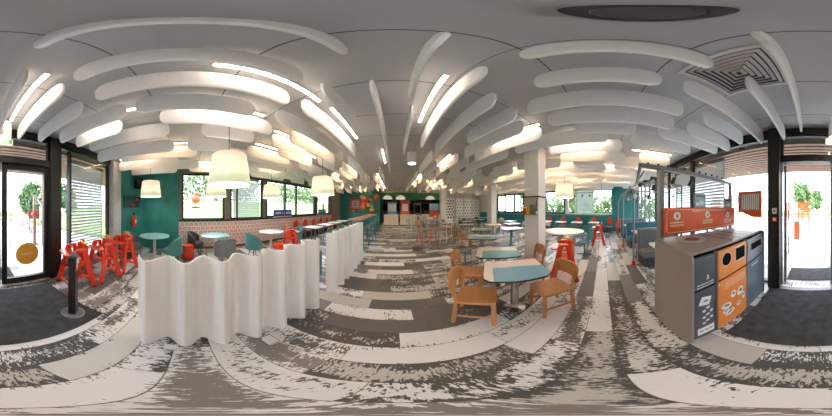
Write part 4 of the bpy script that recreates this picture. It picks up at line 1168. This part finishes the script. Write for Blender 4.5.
# barrier before kitchen
t = thing('white_barrier', 'low white barrier in front of the right kitchen counter', 'barrier', (2.6, 10.9, 0))
for i in range(9): MB().box(-1.1+i*.25, -1.03+i*.25, -.02, .02, 0, 1.0, .004).build('picket', 'white', t)
MB().box(-1.12, 1.05, -.025, .025, .93, 1.0, .004).build('rail', 'white', t)

# patterned panels on the far right wall
def panel_mat(kind):
    m, nt, b = new_mat('perforated_pattern_%d' % kind); k = NT(nt); co, (x, y, z) = k.xyz()
    v = k.m('DIVIDE', z, .27 if kind == 0 else .30); row = k.m('FLOOR', v); u = k.m('ADD', k.m('DIVIDE', k.m('ADD', x, 20), .30), k.m('MULTIPLY', k.m('MODULO', row, 2.0), .5))
    uu = k.m('ABSOLUTE', k.m('SUBTRACT', k.m('FRACT', u), .5)); vv = k.m('ABSOLUTE', k.m('SUBTRACT', k.m('FRACT', v), .5))
    d = k.m('ADD', uu, vv)
    f = k.m('LESS_THAN', d,   .42 if kind == 0 else .28)
    nt.links.new(k.mix(f, srgb((.92, .92, .91)), srgb(((.05, .05, .05), (.30, .32, .32), (.18, .34, .24))[kind])), b.inputs['Base Color']); return m
pm = [panel_mat(0), panel_mat(1), panel_mat(2)]
M['pm0'], M['pm1'], M['pm2'] = pm
for x0, x1, kd, lab in ((4.75, 5.75, 'pm0', 'white panel with black diamond pattern, leftmost on the far wall'), (5.85, 6.75, 'pm1', 'white panel with grey speckle pattern beside the black diamond one'), (6.85, 7.75, 'pm2', 'white panel with green diamond pattern on the far wall'), (7.85, 8.8, 'pm1', 'white speckled panel at the right end of the far wall')):
    t = thing('wall_panel', lab, 'panel', (0, 11.99, 0)); MB().box(x0+.06, x1-.06, -.04, -.01, .56, 2.54).build('pattern_sheet', kd, t)
    mb = MB(); mb.box(x0, x0+.06, -.06, 0, .5, 2.6); mb.box(x1-.06, x1, -.06, 0, .5, 2.6); mb.box(x0+.06, x1-.06, -.06, 0, .5, .56); mb.box(x0+.06, x1-.06, -.06, 0, 2.54, 2.6); mb.build('frame', 'white', t)

# ------------------------------------------------------------------ outside
struct(MB().box(-60, 60, -70, 80, -.25, -.12-.001).build('ground', 'lawn'))
struct(MB().box(-30, 40, -24, YB-.1, -.1199, -.02).build('ground', 'paving'))
mb = MB(); mb.prism([(-5.6, -.2), (-5.6, .15), (-21, 2.75), (-45, 3.2), (-45, -.2)], -40, 14, Matrix.Rotation(R(90), 4, 'X'))
struct(mb.build('ground', 'lawn'))
# louvre blinds
def blinds(axis, at, a0, a1, z0, z1, lab, pitch=.088, ang=40):
    t = thing('window_louvre_blind', lab, 'blind'); mb = MB(); z = z0
    while z < z1:
        rot = Matrix.Translation((at, (a0+a1)/2, z) if axis == 'y' else ((a0+a1)/2, at, z)) @ Matrix.Rotation(R(ang), 4, 'Y' if axis == 'y' else 'X')
        if axis == 'y': mb.box(-.042, .042, (a0-a1)/2, (a1-a0)/2, -.004, .004, rot=rot)
        else: mb.box((a0-a1)/2, (a1-a0)/2, -.042, .042, -.004, .004, rot=rot)
        z += pitch
    mb.build('slats', 'slatw', t)
    mb = MB()
    for q in (a0+.03, a1-.03):
        if axis == 'y': mb.rod((at, q, z0-.05), (at, q, z1+.05), .012)
        else: mb.rod((q, at, z0-.05), (q, at, z1+.05), .012)
    if axis == 'y': mb.box(at-.05, at+.05, a0, a1, z1+.02, z1+.12)
    else: mb.box(a0, a1, at-.05, at+.05, z1+.02, z1+.12)
    mb.build('side_rail', 'lam', t); return t
blinds('x', YB-.22, -3.55, -2.05, .35, 2.78, 'white louvre blind outside the left entrance window', ang=52)
blinds('y', XL-.32, 1.95, 3.2, 1.15, 2.80, 'white louvre blind outside the left wall window', ang=-52)
blinds('x', YB-.30, 2.1, 4.5, 1.0, 2.85, 'wide white louvre blind outside behind the orange sign', ang=52)
blinds('y', XR+.35, .75, 1.9, 1.2, 2.8, 'white blind outside the right wall window', ang=52)
# timber slat canopy
t = thing('timber_slat_canopy', 'timber slatted canopy outside above the entrance', 'canopy')
for i in range(14):
    y = YB-.22-i*.17; MB().box(-7.5, 8.5, y-.055, y+.055, 2.98, 3.03).build('slat', 'timber', t)
MB().box(-7.5, 8.5, YB-2.7, YB-.12, 3.17, 3.24).build('roof_deck', 'khaki', t)
for x in (-7, -4, -1.9, 1.6, 4.2, 8): MB().box(x-.04, x+.04, YB-2.6, YB-.12, 3.03, 3.16).build('beam', 'timber', t)
for x in (-7, -2.6, 8): MB().box(x-.05, x+.05, YB-2.55, YB-2.45, -.02, 3.03).build('post', 'timber', t)
# trees, hedges
def leafball(mb, c, r, n, q, s=.22):
    for i in range(n):
        d_ = Vector((q.gauss(0, 1), q.gauss(0, 1), q.gauss(0, 1))).normalized()*r*q.uniform(.55, 1.0)
        p = Vector(c)+Vector((d_.x, d_.y, d_.z*.9)); a = Vector((q.uniform(-1, 1), q.uniform(-1, 1), q.uniform(-1, 1))).normalized(); b_ = a.cross(Vector((q.uniform(-1, 1), q.uniform(-1, 1), q.uniform(-1, 1)))).normalized()
        a *= s*q.uniform(.5, 1.1); b_ *= s*q.uniform(.3, .7)
        mb.bm.faces.new([mb.bm.verts.new(v) for v in (p-a, p+b_, p+a, p-b_)])
def tree(x, y, h, r, lab, seed, m='leaf', grp=None):
    q = random.Random(seed); t = thing('garden_tree', lab, 'tree', (x, y, -.12), 0, grp)
    mb = MB(); mb.rod((0, 0, 0), (0, 0, h*.6), .12, 8, .07)
    for i in range(5):
        a = q.uniform(0, 6.28); mb.rod((0, 0, h*(.35+.05*i)), (math.cos(a)*r*.6, math.sin(a)*r*.6, h*(.6+.05*i)), .05, 6, .02)
    mb.build('trunk', 'bark', t)
    mb = MB()
    for i in range(7):
        a = q.uniform(0, 6.28); rr = q.uniform(0, r*.55); leafball(mb, (math.cos(a)*rr, math.sin(a)*rr, h*(.45+.5*i/6)-r*.1), r*q.uniform(.45, .65), 230, q, .13*r+.06)
    mb.build('foliage', m, t)
def hedge(x0, x1, y0, y1, h, lab, seed, m='leafd'):
    q = random.Random(seed); t = thing('garden_hedge', lab, 'hedge', (0, 0, 2.6 if x0 < -10 else -.12))
    mb = MB(); L = math.hypot(x1-x0, y1-y0); n = int(L/1.1)
    for i in range(n+1):
        f = i/max(1, n)
        for lv in range(3): leafball(mb, (x0+(x1-x0)*f+q.uniform(-.4, .4), y0+(y1-y0)*f+q.uniform(-.4, .4), h*(.2+.3*lv)), h*.28+.3, 70, q, .34)
    mb.build('foliage', m, t)
    mb = MB()
    for i in range(n+1): f = i/max(1, n); mb.rod((x0+(x1-x0)*f, y0+(y1-y0)*f, 0), (x0+(x1-x0)*f, y0+(y1-y0)*f, h*.7), .05, 5)
    mb.build('stem', 'bark', t)
hedge(-22, -23, -10, 12, 5.5, 'dense green hedge beyond the lawn outside the left windows', 1, 'leaf')
hedge(-22, -24, 17, 36, 5.0, 'green hedge outside the far left windows', 2, 'leaf')
hedge(19, 20, -8, 14, 3.2, 'low shrubs outside the right wall windows', 3, 'leaf')
tree(1.3, -19, 5.2, 1.9, 'round green tree seen through the open doorway', 4)
tree(-1.2, -26, 5.0, 1.6, 'distant tree at the right edge of the open doorway', 5)
tree(-6.0, -15, 4.4, 2.0, 'leafy tree seen through the closed door', 6, 'leafd')
tree(-9.3, -15.5, 4.2, 2.2, 'tree seen beside the left blind', 7, 'leafd')
tree(-13, -17, 5, 2.3, 'tree seen behind the left blind', 8, 'leafd')
tree(15, 2.2, 5, 2.2, 'tree outside the right wall windows', 9)
tree(16, 9.5, 5, 2.2, 'tree outside the far right windows', 10)
# fences and outside bits
t = thing('garden_fence', 'low wooden fence beyond the terrace outside the doorway', 'fence', (0, -13, -.02))
for i in range(16):
    x = -9+i*1.1; MB().box(x-.04, x+.04, -.04, .04, 0, 1.25).build('post', 'timber', t)
MB().box(-9, 7.5, -.02, .02, .9, 1.0).build('rail', 'timber', t); MB().box(-9, 7.5, -.02, .02, .4, .5).build('rail', 'timber', t)
t = thing('red_louvre_panel', 'orange louvred panel on the terrace beside the open door', 'panel', (.95, -9.0, -.02))
for i in range(10): MB().box(-.75, .75, -.03, .03, .9+i*.11, .985+i*.11).build('slat', 'orange', t)
MB().box(-.8, -.72, -.04, .04, 0, 2.1).build('post', 'orange', t); MB().box(.72, .8, -.04, .04, 0, 2.1).build('post', 'orange', t)
t = thing('terrace_cabinet', 'brown timber cabinet with orange door outside the open door', 'cabinet', (.75, -6.8, -.02), .2)
MB().box(-.14, .14, -.16, .16, 0, .95, .01).build('body', 'timber', t); MB().box(-.11, .11, .16, .17, .08, .85).build('door', 'orange', t)
t = thing('terrace_louvre_post', 'tall white slatted panel with orange edge outside', 'panel', (.98, -7.6, -.02), .1)
MB().box(-.26, -.2, -.03, .03, 0, 2.0).build('edge_post', 'orange', t)
for i in range(12): MB().box(-.2, .2, -.02, .02, .3+i*.14, .38+i*.14).build('slat', 'slatw', t)
MB().box(.2, .25, -.03, .03, 0, 2.0).build('edge_post', 'slatw', t)
t = thing('parasol_post', 'slim orange terrace post seen through the closed door', 'post', (-2.35, -5.3, -.02))
MB().box(-.06, .06, -.06, .06, 0, 2.2, .01).build('pole', 'timber', t); MB().box(-.11, .11, -.11, .11, 1.3, 1.42).build('collar', 'red', t); MB().box(-.16, .16, -.16, .16, 0, .06).build('base_plate', 'grey', t)
t = thing('picnic_table', 'wooden terrace table seen through the closed door', 'table', (-3.6, -8.5, -.02), .3)
MB().box(-.8, .8, -.4, .4, .72, .76).build('table_top', 'timber', t)
for sy in (-1, 1): MB().box(-.8, .8, sy*.65-.14, sy*.65+.14, .42, .46).build('bench_board', 'timber', t)
for sx in (-.6, .6):
    mb = MB(); mb.bar((sx, -.7, 0), (sx, -.2, .72), .08, .05); mb.bar((sx, .7, 0), (sx, .2, .72), .08, .05); mb.bar((sx, -.7, .40), (sx, .7, .40), .08, .04); mb.build('leg', 'timber', t)
t = thing('information_board', 'dark red board on two posts seen through the closed door', 'sign', (-2.9, -6.6, -.02), -.3)
MB().box(-.30, .30, -.03, .03, 1.05, 1.55, .01).build('board', mat('oxblood_board', (.50, .20, .18), .5), t)
for sx in (-.25, .25): MB().box(sx-.02, sx+.02, -.02, .02, 0, 1.05).build('post', 'grey', t)
t = thing('neighbour_building', 'pale building with orange shop fascia beyond the terrace', 'building', (11.5, -17, -.12), R(-32))
MB().box(-5, 5, -2, 2, 0, 2.6).build('wall', 'cream', t); MB().box(-5.3, 5.3, -2.3, 2.3, 2.6, 3.2).build('roof', 'lam', t); MB().box(-5.05, 5.05, 2.0, 2.08, 1.9, 2.5).build('fascia', 'orange', t)
for x in (-3.5, -1.2, 1.2, 3.5): MB().box(x-.7, x+.7, 2.0, 2.06, .5, 1.7).build('window', 'slate', t)
# playground figure-like toy: generic red spring rider
t = thing('spring_rider', 'rounded red play rider on a dark base on the lawn outside', 'toy', (-14.5, .95, 1.62))
mb = MB(); mb.ball((0, 0, 1.35), .75, 18, (.8, 1, .85)); mb.ball((0, .15, 2.1), .42, 14); mb.build('body', 'red', t, True)
MB().rod((0, 0, .1), (0, 0, .9), .12, 10).build('spring', 'grey', t); MB().box(-.4, .4, -.6, .6, 0, .14, .04).build('base_plate', 'ink', t)
t.scale = (.72, .72, .72)
# blue sill boards at the left windows
def make_blue():
    t = thing('window_sill_board', '', 'sign'); MB().box(-.02, .02, -.62, .62, 0, .32, .006).build('board', 'blue', t)
    mb = MB(); q = random.Random(9); y = -.5
    for y in (-.5, -.38, -.26, .22, .34, .46):
        mb.box(.02, .024, y, y+.08, .12, .22)
    mb.bar((.022, -.1, .24), (.022, -.05, .09), .03, .004); mb.bar((.022, -.05, .09), (.022, 0, .20), .03, .004); mb.bar((.022, 0, .20), (.022, .05, .09), .03, .004); mb.bar((.022, .05, .09), (.022, .1, .24), .03, .004)
    mb.build('white_lettering', 'label', t); MB().box(.0, .022, -.62, .62, -.03, 0).build('white_edge', 'label', t); return t
place('blue', make_blue, (-4.92, 4.35, 1.19), 0, 'blue board with white letters on the sill, nearer the camera', scale=(1, .95, 1))
place('blue', make_blue, (-4.92, 8.0, 1.19), 0, 'blue board with white letters on the sill, further away', scale=(1, .8, 1))

# ------------------------------------------------------------------ world, sun, camera
w = bpy.data.worlds.new('sky'); S.world = w; w.use_nodes = True
nt = w.node_tree; bg = nt.nodes['Background']
k = NT(nt); co, (x, y, z) = k.xyz('Generated')
zz = k.m('MAXIMUM', z, 0.0)
c = k.mix(k.m('POWER', zz, .6), (.88, .94, 1.0), (.58, .74, 1.0))
n_ = k.noise(co, 3.0, 4)
c = k.mix(k.m('MULTIPLY', n_, .7), c, (1.0, 1.0, 1.0))
nt.links.new(c, bg.inputs[0]); bg.inputs[1].default_value = 2.9
sun = bpy.data.lights.new('sun', 'SUN'); so = bpy.data.objects.new('sun', sun); C.objects.link(so)
sun.energy = .8; sun.angle = R(20); so.rotation_euler = (R(38), 0, R(-20)); sun.color = (1, .96, .9)

cam = bpy.data.cameras.new('camera'); co_ = bpy.data.objects.new('camera', cam); C.objects.link(co_)
cam.type = 'PANO'
try: cam.panorama_type = 'EQUIRECTANGULAR'
except Exception: pass
try: cam.cycles.panorama_type = 'EQUIRECTANGULAR'
except Exception: pass
cam.clip_start = .02; cam.clip_end = 500
co_.location = (0, 0, 1.6); co_.rotation_euler = (R(90), 0, R(-9))
S.camera = co_
vs = S.view_settings
S.display_settings.display_device = 'sRGB'
vs.view_transform = 'Standard'; vs.look = 'None'; vs.exposure = 1.65; vs.gamma = 1.0; vs.use_curve_mapping = False
cy = S.cycles
cy.use_denoising = True
try: cy.denoiser = 'OPENIMAGEDENOISE'
except Exception: pass
cy.max_bounces = 10; cy.diffuse_bounces = 5; cy.glossy_bounces = 3; cy.transparent_max_bounces = 16; cy.transmission_bounces = 6
cy.sample_clamp_indirect = 6.0; cy.caustics_reflective = False; cy.caustics_refractive = False
print('baffles', nb, 'leds', len(far_led))
